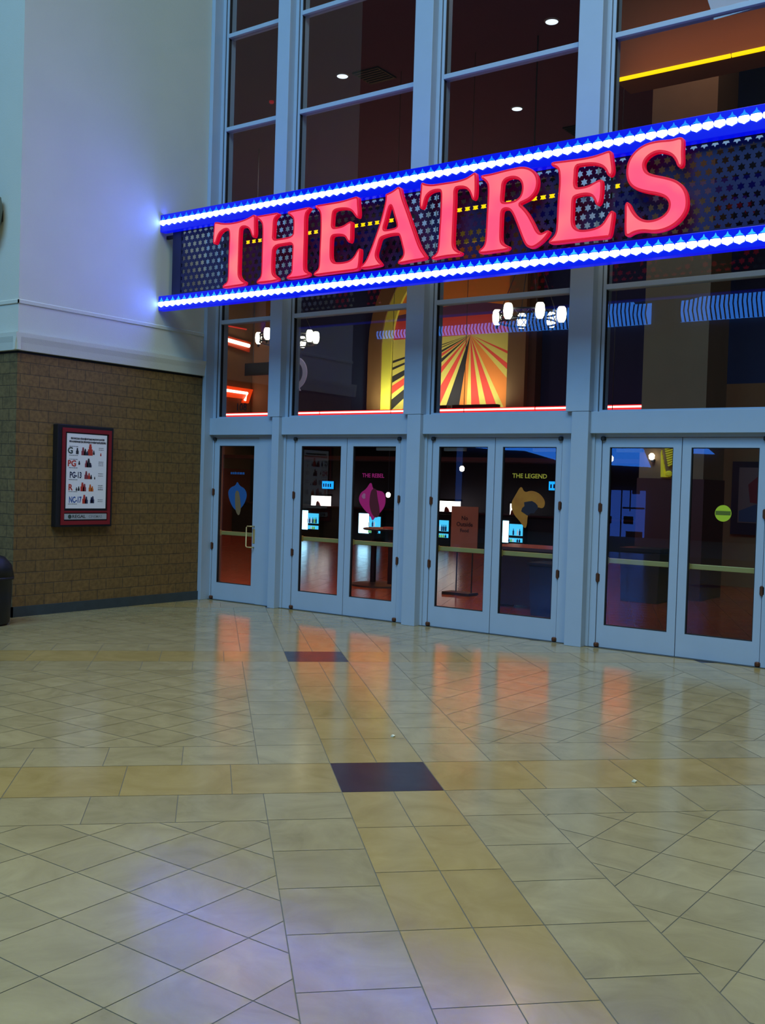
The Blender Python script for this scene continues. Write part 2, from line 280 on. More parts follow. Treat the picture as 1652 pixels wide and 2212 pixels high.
# ================================================================== FLOOR
GA = 0.7882; GC, GS = math.cos(GA), math.sin(GA); OX, OY = -3.009, 4.331
def uv(x, y): return ((x-OX)*GC+(y-OY)*GS, -(x-OX)*GS+(y-OY)*GC)
def xy(u, v): return (OX+u*GC-v*GS, OY+u*GS+v*GC)
def clip(poly, ax, lim, sign):
    out = []
    for i in range(len(poly)):
        a, b = poly[i], poly[(i+1) % len(poly)]
        da, db = sign*(a[ax]-lim), sign*(b[ax]-lim)
        if da >= 0: out.append(a)
        if (da >= 0) != (db >= 0):
            t = da/(da-db); out.append((a[0]+t*(b[0]-a[0]), a[1]+t*(b[1]-a[1])))
    return out
FX0, FX1, FY0, FY1 = -15.0, 8.0, -6.0, 9.90
tiles = []   # (poly_xy, mat)
def addtile(p_uv, mi, g=0.0022):
    cu = sum(p[0] for p in p_uv)/len(p_uv); cv = sum(p[1] for p in p_uv)/len(p_uv)
    q = []
    for (a, b) in p_uv:
        q.append((a, b))
    P = [xy(a, b) for a, b in q]
    for ax, lim, sg in ((0, FX0, 1), (0, FX1, -1), (1, FY0, 1), (1, FY1, -1)):
        if len(P) > 2: P = clip(P, ax, lim, sg)
    if len(P) < 3: return
    cx = sum(p[0] for p in P)/len(P); cy = sum(p[1] for p in P)/len(P)
    if cx < WX-0.3 and cy > WY+0.3: return
    # inset for the grout joint
    R = []
    k = len(P)
    for i in range(k):
        a, b, c = Vector(P[i-1]), Vector(P[i]), Vector(P[(i+1) % k])
        e1, e2 = (b-a), (c-b)
        if e1.length < 1e-4 or e2.length < 1e-4: continue
        n1 = Vector((-e1.y, e1.x)).normalized(); n2 = Vector((-e2.y, e2.x)).normalized()
        m_ = n1+n2
        if m_.length < 0.3: continue
        R.append(tuple(b + m_.normalized()*g/max(0.4, m_.normalized().dot(n1))))
    if len(R) >= 3: tiles.append((R, mi))
PER = 3.825; HW = 0.265; LW = 0.66; GL = 0.545
def rect(u0, u1, v0, v1): return [(u0, v0), (u1, v0), (u1, v1), (u0, v1)]
nr = range(-4, 5)
for iv in nr:
    v0 = iv*PER
    for iu in nr:
        u0 = iu*PER
        addtile(rect(u0-HW, u0+HW, v0, v0+GL), 2)
        n = 6; seg = (PER-GL)/n                            # gold band along v
        for k in range(n):
            a = v0+GL+k*seg; addtile(rect(u0-HW, u0, a, a+seg), 1); addtile(rect(u0, u0+HW, a, a+seg), 1)
        n2 = 6; s2 = (PER-2*HW)/n2                         # gold band across
        for k in range(n2):
            a = u0+HW+k*s2; addtile(rect(a, a+s2, v0, v0+GL), 1)
        # cream border columns
        n3 = 8; s3 = (PER-GL)/n3
        for k in range(n3):
            a = v0+GL+k*s3
            for c0, c1 in ((u0-LW, u0-HW), (u0+HW, u0+LW)): addtile(rect(c0, c1, a, a+s3), 0)
        n4 = 6; s4 = (PER-2*LW)/n4
        for k in range(n4):
            a = u0+LW+k*s4
            addtile(rect(a, a+s4, v0+GL, v0+GL+0.40), 0); addtile(rect(a, a+s4, v0+PER-0.415, v0+PER), 0)
        # diagonal field, squares lined up with the storefront
        fu0, fu1, fv0, fv1 = u0+LW, u0+PER-LW, v0+GL+0.40, v0+PER-0.415
        cs = [xy(a, b) for a, b in rect(fu0, fu1, fv0, fv1)]
        if max(c[0] for c in cs) < FX0 or min(c[0] for c in cs) > FX1 or max(c[1] for c in cs) < FY0 or min(c[1] for c in cs) > FY1: continue
        T = 0.3075; px, py = ((-2.702, 2.608) if iu % 2 else (-1.92, 4.365))
        i0 = math.floor((min(c[0] for c in cs)-px)/T); i1 = math.ceil((max(c[0] for c in cs)-px)/T)
        j0 = math.floor((min(c[1] for c in cs)-py)/T); j1 = math.ceil((max(c[1] for c in cs)-py)/T)
        for i in range(i0, i1):
            for j in range(j0, j1):
                sq = [(px+i*T, py+j*T), (px+(i+1)*T, py+j*T), (px+(i+1)*T, py+(j+1)*T), (px+i*T, py+(j+1)*T)]
                q = [uv(*p) for p in sq]
                for ax, lim, sg in ((0, fu0, 1), (0, fu1, -1), (1, fv0, 1), (1, fv1, -1)):
                    if len(q) > 2: q = clip(q, ax, lim, sg)
                if len(q) > 2: addtile(q, 0)
def tile_floor(name, tl, mats, base, z=0.0):
    vs = []; fs = []; mi = []; tint = []
    for P, m_ in tl:
        n = len(vs); vs += [(x, y, z) for x, y in P]; fs.append(tuple(range(n, n+len(P)))); mi.append(m_)
        c = (random.random(), random.random(), random.random(), 1); tint.append(c)
    x0, x1, y0, y1 = base; n = len(vs)
    for q in ((x0, x1, y0, y1),):
        vs += [(q[0], q[2], z-0.0015), (q[1], q[2], z-0.0015), (q[1], q[3], z-0.0015), (q[0], q[3], z-0.0015),
               (q[0], q[2], z-0.15), (q[1], q[2], z-0.15), (q[1], q[3], z-0.15), (q[0], q[3], z-0.15)]
        for g in ((0,1,2,3),(4,7,6,5),(0,4,5,1),(1,5,6,2),(2,6,7,3),(3,7,4,0)):
            fs.append(tuple(n+i for i in g)); mi.append(len(mats)-1); tint.append((.5,.5,.5,1))
    me = bpy.data.meshes.new(name); me.from_pydata(vs, [], fs)
    for m_ in mats: me.materials.append(m_)
    at = me.color_attributes.new('tint', 'FLOAT_COLOR', 'CORNER')
    for p, i, c in zip(me.polygons, mi, tint):
        p.material_index = i
        if p.normal.z < 0 and i != len(mats)-1: p.flip()
        for li in p.loop_indices: at.data[li].color = c
    o = bpy.data.objects.new(name, me); COL.objects.link(o); return struct(o)
tile_floor('floor', tiles, [M['cream'], M['gold'], M['dark'], M['grout']], (-26, 12, -15.2, 9.90))
tl = []
T = 0.305
for i in range(-80, 60):
    for j in range(-80, 60):
        c, s = math.cos(0.42), math.sin(0.42)
        P = [(-10+(i+a)*T*c-(j+b)*T*s, 16+(i+a)*T*s+(j+b)*T*c) for a, b in ((0.008, 0.008), (0.992, 0.008), (0.992, 0.992), (0.008, 0.992))]
        if all(-23 < p[0] < 8 and 9.9 < p[1] < 23.6 for p in P): tl.append((P, 0))
tile_floor('floor_lobby', tl, [M['terra'], M['grout2']], (-23, 8, 9.90, 23.6))

# ================================================================== WALLS OF THE CONCOURSE
def wall_block(name, x0, x1, y0, y1, z0, z1, m): return struct(box(x0, x1, y0, y1, z0, z1).build(name, m))
# side wall : block base and plaster above (mass that runs away to the left)
lw = MB(); lw.box(-26, WX, WY, D+0.15, 0, 2.86)
o = lw.build('wall_left', [M['brick_y'], M['brick_x']]); struct(o)
for p in o.data.polygons:
    if abs(p.normal.y) > 0.5: p.material_index = 1
struct(box(-26, WX+0.0, WY, D+0.15, 2.89, 11.5).build('wall_left_upper', M['plaster']))
struct(box(-26, WX-0.03, WY+0.03, D+0.15, 2.86, 2.89).build('trim_1', M['black']))        # shadow reveal under the cornice
cor = [(0, 2.89), (0.035, 2.89), (0.045, 2.97), (0.06, 3.03), (0.062, 3.075), (0, 3.075)]
cm = MB(); cm.prism([(WX+a, b) for a, b in cor], WY-0.06, D-0.1)
cm2 = MB(); cm2.prismx([(WY-a, b) for a, b in cor], -26, WX+0.06)
cm.v += []; n = len(cm.v); cm.v += cm2.v; cm.f += [tuple(i+n for i in f) for f in cm2.f]; cm.mi += cm2.mi
struct(cm.build('trim_2', M['plaster']))
tb = MB(); tb.prism([(WX, 3.395), (WX+0.012, 3.395), (WX+0.012, 3.43), (WX, 3.44)], WY-0.012, D-0.1)
tb.prismx([(WY, 3.395), (WY-0.012, 3.395), (WY-0.012, 3.43), (WY, 3.44)], -26, WX+0.012)
struct(tb.build('trim_3', M['plaster']))
bb = MB(); bb.box(WX, WX+0.018, WY-0.018, D-0.16, 0, 0.112); bb.box(-26, WX+0.018, WY-0.018, WY, 0, 0.112)
struct(bb.build('baseboard_left', M['base']))
# the mass right of the storefront, out of the picture
struct(box(0.75, 8, D-0.2, D+0.2, 0, 11.5).build('wall_right_front', M['plaster']))

# ================================================================== STOREFRONT
YF = D-0.15
posts = [(-8.714, -8.521, -8.635), (-6.68, -6.442, -6.62), (-4.69, -4.436, -4.62), (-2.66, -2.42, -2.60), (-0.63, -0.39, -0.57)]
ZT = 10.6
k = 1
for i, (a, b, lo) in enumerate(posts):
    m = MB(); m.box(a, b, YF, D+0.12, 2.352, ZT); m.box(lo, b, YF, D+0.04, 0, 2.348)
    struct(m.build('trim_%d' % (4+i), M['alu'], bevel=0.004))
m = MB(); m.box(WX+0.001, WX+0.062, D-0.19, D+0.12, 0, ZT)
struct(m.build('trim_9', M['alu'], bevel=0.003))
hd = [(WX+0.062, posts[0][0]+0.08), (posts[0][1], posts[1][2]), (posts[1][1], posts[2][2]), (posts[2][1], posts[3][2]), (posts[3][1], posts[4][2])]
m = MB()
for a, b in hd: m.box(a, b, D-0.10, D+0.12, 2.135, 2.35)
struct(m.build('trim_10', M['alu'], bevel=0.003))
# glazing bays
bays = [(WX+0.062, -8.68), (-8.521, -6.66), (-6.442, -4.67), (-4.436, -2.64), (-2.42, -0.60)]
ROWS = [2.35, 3.59, 4.82, 6.06, 7.25, 8.45, 9.65, ZT]
def neu(bm_list): pass
for i, (a, b) in enumerate(bays):
    e = struct(empty('window_%d' % (i+1), (0.5*(a+b), D, 2.35)))
    fr = MB()
    fr.box(a, a+0.045, D-0.045, D+0.11, 2.35, ZT); fr.box(a+0.047, a+0.082, D-0.02, D+0.11, 2.35, ZT)
    fr.box(b-0.08, b, D-0.02, D+0.11, 2.35, ZT)
    fr.box(a+0.082, b-0.08, D-0.02, D+0.11, 2.35, 2.372)
    fr.build('frame', M['alu'], e)
    g = MB(); g.box(a+0.045, a+0.047, D-0.03, D+0.02, 2.35, ZT); g.box(a+0.082, a+0.086, D-0.012, D+0.03, 2.372, ZT)
    g.build('gasket', M['gasket'], e)
    for z in ROWS[1:-1]:
        box(a+0.082, b-0.08, D-0.03, D+0.08, z-0.026, z+0.026).build('rail', M['alu'], e, bevel=0.004)
    for z0, z1 in zip(ROWS[:-1], ROWS[1:]):
        box(a+0.086, b-0.08, D+0.008, D+0.014, z0+0.024, z1-0.026).build('pane', M['glass'], e)

# doors
def door(n, x0, x1, g0, g1, hinge_side, pull=False, closer=None):
    e = struct(empty('door_%d' % n, (0.5*(x0+x1), D, 0)))
    y0, y1 = D-0.022, D+0.022
    x0i, x1i = x0+0.004, x1-0.004
    f = MB()
    for q in ((x0i, g0, 0.008, 2.095), (g1, x1i, 0.008, 2.095), (g0, g1, 0.008, 0.228), (g0, g1, 2.0, 2.095)):
        f.box(q[0], q[1], y0, y1, q[2], q[3])
    f.build('door_frame', M['alu'], e)
    st = MB()
    for q in ((g0, g0+0.008, 0.228, 2.0), (g1-0.008, g1, 0.228, 2.0), (g0+.008, g1-.008, 0.228, 0.236), (g0+.008, g1-.008, 1.992, 2.0)):
        st.box(q[0], q[1], y0+0.006, y1-0.006, q[2], q[3])
    st.build('glazing_bead', M['gasket'], e)
    box(g0+0.008, g1-0.008, D-0.003, D+0.003, 0.236, 1.992).build('pane', M['glass'], e)
    pb = MB(); pb.box(g0-0.03, g1+0.03, D+0.055, D+0.085, 0.845, 0.895)
    pb.box(g0-0.03, g0+0.0, D+0.02, D+0.06, 0.835, 0.905); pb.box(g1-0.0, g1+0.03, D+0.02, D+0.06, 0.835, 0.905)
    pb.build('push_bar', M['bar'], e, bevel=0.005)
    hx = x0+0.002 if hinge_side == 'L' else x1-0.002
    sg = 1 if hinge_side == 'L' else -1
    for z in (0.70, 1.40):
        h = MB(); h.lathe([(0.011, -0.045), (0.013, -0.04), (0.013, 0.04), (0.011, 0.045)], (hx, y0-0.012, z), 12)
        h.box(hx-0.02, hx+0.02, y0-0.008, y0+0.001, z-0.035, z+0.035)
        h.build('hinge', M['hinge'], e)
    for z in (0.03, 2.085):
        h = MB(); h.lathe([(0.02, -0.02), (0.026, -0.012), (0.026, 0.012), (0.018, 0.02)], (hx+0.012*sg, y0-0.012, z), 12)
        h.build('pivot', M['hinge'] if z < 1 else M['gasket'], e)
    if closer:
        c = MB(); c.box(closer[0], closer[1], D+0.03, D+0.075, 1.955, 1.99); c.build('door_closer', M['closer'], e, bevel=0.004)
    if pull:
        px_ = g1-0.02
        h = MB(); h.tube([(g1+0.035, y0-0.0, 0.985), (g1+0.035, y0-0.05, 0.985), (g1+0.02, y0-0.06, 0.985), (g1-0.03, y0-0.06, 0.985), (g1-0.045, y0-0.06, 0.97),
                          (g1-0.045, y0-0.06, 0.735), (g1-0.03, y0-0.06, 0.72), (g1+0.02, y0-0.06, 0.72), (g1+0.035, y0-0.05, 0.72), (g1+0.035, y0, 0.72)], 0.008, 8)
        h.build('pull_handle', M['brass'], e, smooth=True)
        box(g1+0.015, g1+0.05, y0-0.006, y0, 0.77, 0.95).build('lock_plate', M['brass'], e)
    return e
doors = [
 door(1, -9.735, -8.956, -9.645, -9.035, 'L', True),
 door(2, -8.36, -7.556, -8.255, -7.645, 'L'),
 door(3, -7.556, -6.782, -7.465, -6.852, 'R', closer=(-7.17, -6.88)),
 door(4, -6.352, -5.558, -6.268, -5.648, 'L', closer=(-6.24, -5.97)),
 door(5, -5.558, -4.772, -5.465, -4.838, 'R', closer=(-5.14, -4.87)),
 door(6, -4.336, -3.522, -4.255, -3.608, 'L', closer=(-4.21, -3.94)),
 door(7, -3.522, -2.728, -3.432, -2.800, 'R'),
 door(8, -2.30, -1.49, -2.215, -1.575, 'L'),
 door(9, -1.49, -0.70, -1.40, -0.79, 'R')]
# door frames (jambs and heads) between the posts
m = MB()
for a, b, x0, x1 in ((WX+0.062, posts[0][2], -9.735, -8.956), (posts[0][1], posts[1][2], -8.36, -6.782), (posts[1][1], posts[2][2], -6.352, -4.772),
                     (posts[2][1], posts[3][2], -4.336, -2.728), (posts[3][1], posts[4][2], -2.30, -0.70)):
    w0 = x0-0.003; w1 = x1+0.003
    m.box(a, w0, D-0.03, D+0.05, 0, 2.135)
    if w0-a > 0.05: m.box(a+0.0, a+0.03, D-0.05, D-0.03, 0, 2.135)
    m.box(w1, b, D-0.03, D+0.05, 0, 2.135)
    m.box(w0, w1, D-0.03, D+0.05, 2.10, 2.135)
struct(m.build('trim_11', M['alu']))
th = MB(); th.box(WX+0.06, -0.39, D-0.06, D+0.08, -0.001, 0.006)
struct(th.build('trim_12', mat('threshold', (0.10, 0.11, 0.10), 0.4, 0.6)))

# stickers on the door glass
def deco(e, name, loops, m, y=D-0.006): return curve_obj(name, loops, y, 0.0006, m, e)
def blob(cx, cz, rx, rz, n=18, jag=0.0, seed=1, tip=0.0):
    rn = random.Random(seed); L_ = []
    for i in range(n):
        a = 2*math.pi*i/n; r = 1+jag*(rn.random()-.5)*2
        z = math.sin(a); L_.append((cx+rx*r*math.cos(a)*(1-(tip*(-z) if z < 0 else 0)), cz+rz*r*z))
    return L_
pink = mat('pink_film', (0.42, 0.010, 0.13), 0.5, emis=(0.42, 0.010, 0.13), es=0.12); pink.cycles.emission_sampling = 'NONE'
blue = mat('blue_film', (0.02, 0.10, 0.30), 0.5)
yel = mat('yellow_film', (0.55, 0.42, 0.03), 0.5); org = mat('orange_film', (0.55, 0.15, 0.01), 0.5, var=0.5, vscale=9, col2=(0.50, 0.22, 0.015))
maro = mat('maroon_film', (0.10, 0.008, 0.015), 0.5); lime = mat('lime_film', (0.45, 0.60, 0.02), 0.5); olive = mat('olive_film', (0.10, 0.14, 0.01), 0.5)
dkf = mat('dark_film', (0.012, 0.010, 0.018), 0.5); tanf = mat('tan_film', (0.20, 0.13, 0.06), 0.6)
# door 1: blue splash
d = doors[0]
m = MB()
rr = random.Random(3); x = -9.45
while x < -9.21: wd = 0.018+0.02*rr.random(); m.box(x, x+wd, D-0.0065, D-0.0052, 1.635, 1.665-0.004*rr.random()); x += wd+0.008
m.build('sticker', blue, d)['label'] = 'line of blue lettering'
o = deco(d, 'sticker', [chaikin([(-9.50, 1.40), (-9.44, 1.47), (-9.36, 1.49), (-9.33, 1.55), (-9.29, 1.49), (-9.20, 1.46), (-9.15, 1.38), (-9.19, 1.27), (-9.27, 1.19), (-9.33, 1.16), (-9.43, 1.24)], 2)], blue)
o['label'] = 'blue splash shape'
o = deco(d, 'sticker', [chaikin([(-9.36, 1.42), (-9.30, 1.43), (-9.27, 1.32), (-9.25, 1.20), (-9.28, 1.10), (-9.34, 1.15), (-9.36, 1.28)], 1)], tanf, D-0.0085); o['label'] = 'dull tan figure shape'
# door 3: THE REBEL
d = doors[2]
text_obj('sticker', 'THE REBEL', -7.175, D-0.0052, 1.66, 0.066, pink, d)['label'] = 'pink words THE REBEL'
heart = [(-7.38, 1.37), (-7.35, 1.46), (-7.27, 1.50), (-7.20, 1.60), (-7.17, 1.50), (-7.10, 1.49), (-7.02, 1.48), (-6.985, 1.41), (-6.99, 1.32), (-7.05, 1.24), (-7.12, 1.19), (-7.165, 1.13), (-7.20, 1.20), (-7.30, 1.27)]
deco(d, 'sticker', [chaikin(heart, 2)], pink)['label'] = 'pink heart-like splash shape'
deco(d, 'sticker', [chaikin([(-7.20, 1.50), (-7.12, 1.52), (-7.10, 1.40), (-7.07, 1.30), (-7.06, 1.20), (-7.12, 1.17), (-7.18, 1.22), (-7.22, 1.33)], 2)], maro, D-0.0085)['label'] = 'dark red figure shape'
deco(d, 'sticker', [blob(-7.30, 1.42, 0.03, 0.03, 8, 0.3)], mat('pale_pink_film', (0.5, 0.15, 0.25), 0.5), D-0.0085)['label'] = 'small pale pink flower'
# door 5: THE LEGEND
d = doors[4]
text_obj('sticker', 'THE LEGEND', -5.145, D-0.0052, 1.695, 0.066, yel, d, sx=1.05)['label'] = 'yellow words THE LEGEND'
deco(d, 'sticker', [chaikin([(-5.36, 1.40), (-5.30, 1.50), (-5.24, 1.60), (-5.20, 1.52), (-5.12, 1.55), (-5.02, 1.52), (-4.95, 1.44), (-4.97, 1.36), (-5.05, 1.38), (-5.15, 1.34), (-5.16, 1.12), (-5.24, 1.22), (-5.32, 1.29)], 2)], org)['label'] = 'orange flame-like splash shape'
deco(d, 'sticker', [blob(-5.13, 1.36, 0.09, 0.065, 14, 0.25, 5)], dkf, D-0.0085)['label'] = 'dark ragged shape'
# door 7: round sticker
d = doors[6]
deco(d, 'sticker', [blob(-3.115, 1.39, 0.077, 0.077, 28)], lime)['label'] = 'round lime yellow sticker'
m = MB(); m.box(-3.185, -3.045, D-0.0085, D-0.0070, 1.375, 1.412); m.build('sticker_band', olive, d)

# street number on the transom glass
nb = text_obj('address_number', '108', -9.30, D-0.002, 2.49, 0.135, M['black'], None, sx=0.95)
tag(nb, 'black house number on the glass above the single door', 'number')

# ================================================================== THEATRES SIGN
sign = thing('theatre_sign', (-5.7, 8.85, 3.6), 'long perforated navy sign with glowing red letters reading THEATRES between blue lamp rows', 'sign')
navy = mat('navy_metal', (0.012, 0.014, 0.070), 0.35, 0.3, emis=None)
SX0, SX1, SZ0, SZ1, SY = -9.70, -1.6, 3.62, 4.62, 8.86
def perf():
    a = 0.0925; h = a*math.sqrt(3)/2; R = 0.0375; r = R/math.sqrt(3)
    X0, X1 = -9.60, -1.75; nrow = 9; Z0 = 3.835
    vs = []; fs = []
    hexr = a/math.sqrt(3)
    rows = []
    for j in range(nrow+1):
        z = Z0+j*h
        ncol = int((X1-X0)/a)
        for i in range(ncol):
            x = X0+a*(i+0.5+(0.5 if j % 2 else 0))
            n = len(vs)
            for q in range(12):
                an = math.pi/2+q*math.pi/6
                rr_ = hexr if q % 2 == 0 else hexr*math.cos(math.pi/6)
                vs.append((x+rr_*math.cos(an), z+rr_*math.sin(an)))
            for q in range(12):
                an = math.pi/2+q*math.pi/6
                rr_ = R if q % 2 == 0 else r
                vs.append((x+rr_*math.cos(an), z+rr_*math.sin(an)))
            for q in range(12):
                p = (q+1) % 12; fs.append((n+q, n+p, n+12+p, n+12+q))
    V = [(x, SY, z) for x, z in vs]+[(x, SY+0.003, z) for x, z in vs]; k = len(vs)
    F = list(fs)+[tuple(i+k for i in f)[::-1] for f in fs]
    for c in range(0, k, 24):
        for q in range(12):
            p = (q+1) % 12; F.append((c+12+q, c+12+p, c+12+p+k, c+12+q+k))
    m = MB(); m.v = V; m.f = F; m.mi = [0]*len(F)
    xa, xb = X0+0.03, X0+a*(int((X1-X0)/a))+0.0; za, zb = Z0-0.03, Z0+nrow*h+0.03
    # solid borders
    m.box(SX0, xa+0.02, SY-0.004, SY+0.03, SZ0, SZ1); m.box(xb, SX1, SY-0.004, SY+0.03, SZ0, SZ1)
    m.box(xa+0.02, xb, SY-0.004, SY+0.03, SZ0, za+0.02); m.box(xa+0.02, xb, SY-0.004, SY+0.03, zb-0.02, SZ1)
    return m
perf().build('perforated_panel', navy, sign)
for x in (-8.6, -6.56, -4.56, -2.54): box(x-0.02, x+0.02, SY+0.03, D-0.15, 4.50, 4.54).build('bracket', M['black'], sign)
box(WX+0.001, -9.7, SY, SY+0.03, 4.50, 4.54).build('bracket', M['black'], sign)
coral = bpy.data.materials.new('letter_glow'); coral.use_nodes = True
nt = coral.node_tree; b = nt.nodes['Principled BSDF']; b.inputs['Base Color'].default_value = (0.5, 0.05, 0.08, 1); b.inputs['Roughness'].default_value = 0.3
n = nt.nodes.new('ShaderNodeTexNoise'); n.inputs['Scale'].default_value = 2.3; n.inputs['Detail'].default_value = 1
tc = nt.nodes.new('ShaderNodeTexCoord'); nt.links.new(tc.outputs['Object'], n.inputs['Vector'])
cr = nt.nodes.new('ShaderNodeValToRGB'); cr.color_ramp.elements[0].position = 0.40; cr.color_ramp.elements[1].position = 0.66
cr.color_ramp.elements[0].color = (1.0, 0.070, 0.165, 1); cr.color_ramp.elements[1].color = (1.0, 0.195, 0.185, 1)
nt.links.new(n.outputs['Fac'], cr.inputs[0]); nt.links.new(cr.outputs[0], b.inputs['Emission Color']); b.inputs['Emission Strength'].default_value = 0.98
rim = emat('letter_rim', (0.80, 0.0, 0.03), 0.62)
ltr_names = ['T1', 'H', 'E1', 'A', 'T2', 'R', 'E2', 'S']
for kx in ltr_names:
    loops = [chaikin(l, 2) for l in LETTERS[kx]]
    lo = curve_obj('letter', loops, 8.730, 0.022, rim, sign, bev=0.004, offset=-0.004)
    lf = curve_obj('letter_face', loops, 8.706, 0.006, coral, lo, bev=0.0, offset=-0.022)
    lf.location = (0, 0, 0)
    lf['label'] = 'coral red glowing face'
housing = mat('blue_halo', (0.0, 0.005, 0.08), 0.25, emis=(0.0, 0.004, 1.0), es=0.75)  # rail body glows blue in place of the halo around the lamps
ledm = emat('lamp_glow', (0.55, 0.88, 1.0), 5.5, sample=False)
tealm = emat('teal_glow', (0.0, 0.22, 0.85), 0.95, sample=False)
tealb = emat('teal_glow_bright', (0.02, 0.42, 0.72), 1.1, sample=False)
led_me = None
for zi, zc in enumerate((3.685, 4.675)):
    r = MB(); r.box(WX+0.002, SX1, 8.752, 8.85, zc-(0.11 if zi else 0.075), zc+0.10)
    ro = r.build('light_rail', housing, sign, bevel=0.006)
    tz = zc+0.062
    t = MB(); x = WX+0.06; ii = 0
    while x < SX1-0.06:
        t.prism([(x-0.034, tz-0.026), (x+0.034, tz-0.026), (x+0.010, tz-0.008), (x, tz+0.016), (x-0.010, tz-0.008)], 8.7455, 8.752)  # raised triangles glow in place of lamp light spilling through holes
        x += 0.1; ii += 1
    tl_ = t.build('spill_row', tealb if zi == 0 else tealm, ro); tl_['label'] = 'row of small teal glowing shapes for spilled lamp light'
    x = WX+0.06; ii = 0
    while x < SX1-0.06:
        if led_me is None:
            q = MB(); q.prism([(-0.042, -0.020), (-0.018, -0.030), (0, -0.040), (0.018, -0.030), (0.042, -0.020), (0.048, 0.004), (0.040, 0.024), (0, 0.027), (-0.040, 0.024), (-0.048, 0.004)], -0.014, 0.0)
            lo = q.build('led_lamp', ledm, None, bevel=0.004); led_me = lo.data; first = lo
        else:
            lo = bpy.data.objects.new('led_lamp', led_me); COL.objects.link(lo)
        lo.parent = ro; lo.location = Vector((x, 8.752, zc))-off(ro)
        x += 0.1; ii += 1
for z in (3.685, 4.675):
    l = area('sign_strip_light', (-5.72, 8.733, z-0.001), (-5.72, 0, z), 8.16, 0.016, 50, (0.035, 0.075, 1.0))
for z, tz_, e_ in ((4.79, 20, 14),):
    area('sign_edge_light', (-5.72, 8.81, z), (-5.72, 8.9, tz_), 8.16, 0.05, e_, (0.06, 0.10, 1.0))

# ================================================================== RATINGS POSTER CASE
X = WX
pc = thing('poster_case', (X, 7.68, 1.0), 'black wall case with red border holding a white film ratings chart', 'poster case')
m = MB(); m.box(X+0.001, X+0.085, 7.265, 8.045, 0.975, 2.125)
m.build('case', M['black'], pc, bevel=0.004)
redm = mat('red_frame', (0.22, 0.008, 0.012), 0.45)
m = MB()
for q in ((7.325, 8.01, 2.045, 2.09), (7.325, 8.01, 1.0, 1.045), (7.325, 7.365, 1.045, 2.045), (7.97, 8.01, 1.045, 2.045), (7.365, 7.97, 1.135, 1.158)):
    m.box(X+0.086, X+0.097, q[0], q[1], q[2], q[3])
m.build('red_border', redm, pc)
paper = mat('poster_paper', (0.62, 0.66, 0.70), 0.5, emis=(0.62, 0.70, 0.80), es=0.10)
po = box(X+0.086, X+0.090, 7.388, 7.945, 1.185, 2.03).build('poster', paper, pc); po['label'] = 'white chart with letters G, PG, PG-13, R and NC-17'
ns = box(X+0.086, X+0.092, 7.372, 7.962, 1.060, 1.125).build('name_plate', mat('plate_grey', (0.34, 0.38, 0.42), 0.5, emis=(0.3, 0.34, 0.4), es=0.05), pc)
inks = {k_: mat('ink_'+k_, c, 0.6) for k_, c in dict(green=(0.03, 0.06, 0.05), red=(0.50, 0.04, 0.02), navy=(0.02, 0.03, 0.09), blue=(0.02, 0.09, 0.35), grey=(0.22, 0.25, 0.28), orange=(0.6, 0.13, 0.01), dark=(0.02, 0.02, 0.03), maroon=(0.25, 0.04, 0.06)).items()}
def ptext(s_, y, z, size, ink, sx=1.0):
    t = text_obj('lettering', s_, y, X+0.0905, z, size, inks[ink], po, along='Y', sx=sx, ext=0.0006, bold=2.2); return t
ptext('G', 7.435, 1.835, 0.10, 'green'); ptext('PG', 7.46, 1.69, 0.095, 'red'); ptext('PG-13', 7.515, 1.56, 0.095, 'navy', 0.68)
ptext('R', 7.445, 1.42, 0.095, 'red'); ptext('NC-17', 7.515, 1.28, 0.095, 'blue', 0.64)
sc = MB(); rr = random.Random(11)
def scrib(mb, y0, y1, z, hgt, w_=0.012, mi=0):
    y = y0
    while y < y1:
        ww = w_*(0.6+rr.random()); mb.box(X+0.0902, X+0.0911, y, min(y+ww, y1), z-hgt/2*(0.7+0.3*rr.random()), z+hgt/2*(0.7+0.3*rr.random()), mi); y += ww+0.004
scrib(sc, 7.44, 7.91, 1.975, 0.026); scrib(sc, 7.42, 7.93, 1.94, 0.026)
sc.build('small_print', inks['dark'], po)
sc = MB()
for z in (1.885, 1.785, 1.74, 1.645, 1.51, 1.375, 1.235): scrib(sc, 7.42, 7.54, z, 0.010, 0.02)
for z in (1.88, 1.86, 1.72, 1.70, 1.68, 1.585, 1.56, 1.45, 1.43, 1.41, 1.40, 1.285, 1.265): scrib(sc, 7.83, 7.90, z, 0.009, 0.02)
sc.build('small_print', inks['grey'], po)
pics = MB()
def peep(y, z, h_, mi):
    w2 = h_*0.26
    for (a, b_, c, d_) in ((-w2, w2, 0, h_*0.55), (-w2*0.6, w2*0.6, h_*0.55, h_*0.8), (-w2*0.45, w2*0.45, h_*0.8, h_)):
        pics.box(X+0.0902, X+0.0912, y+a, y+b_, z+c, z+d_, mi)
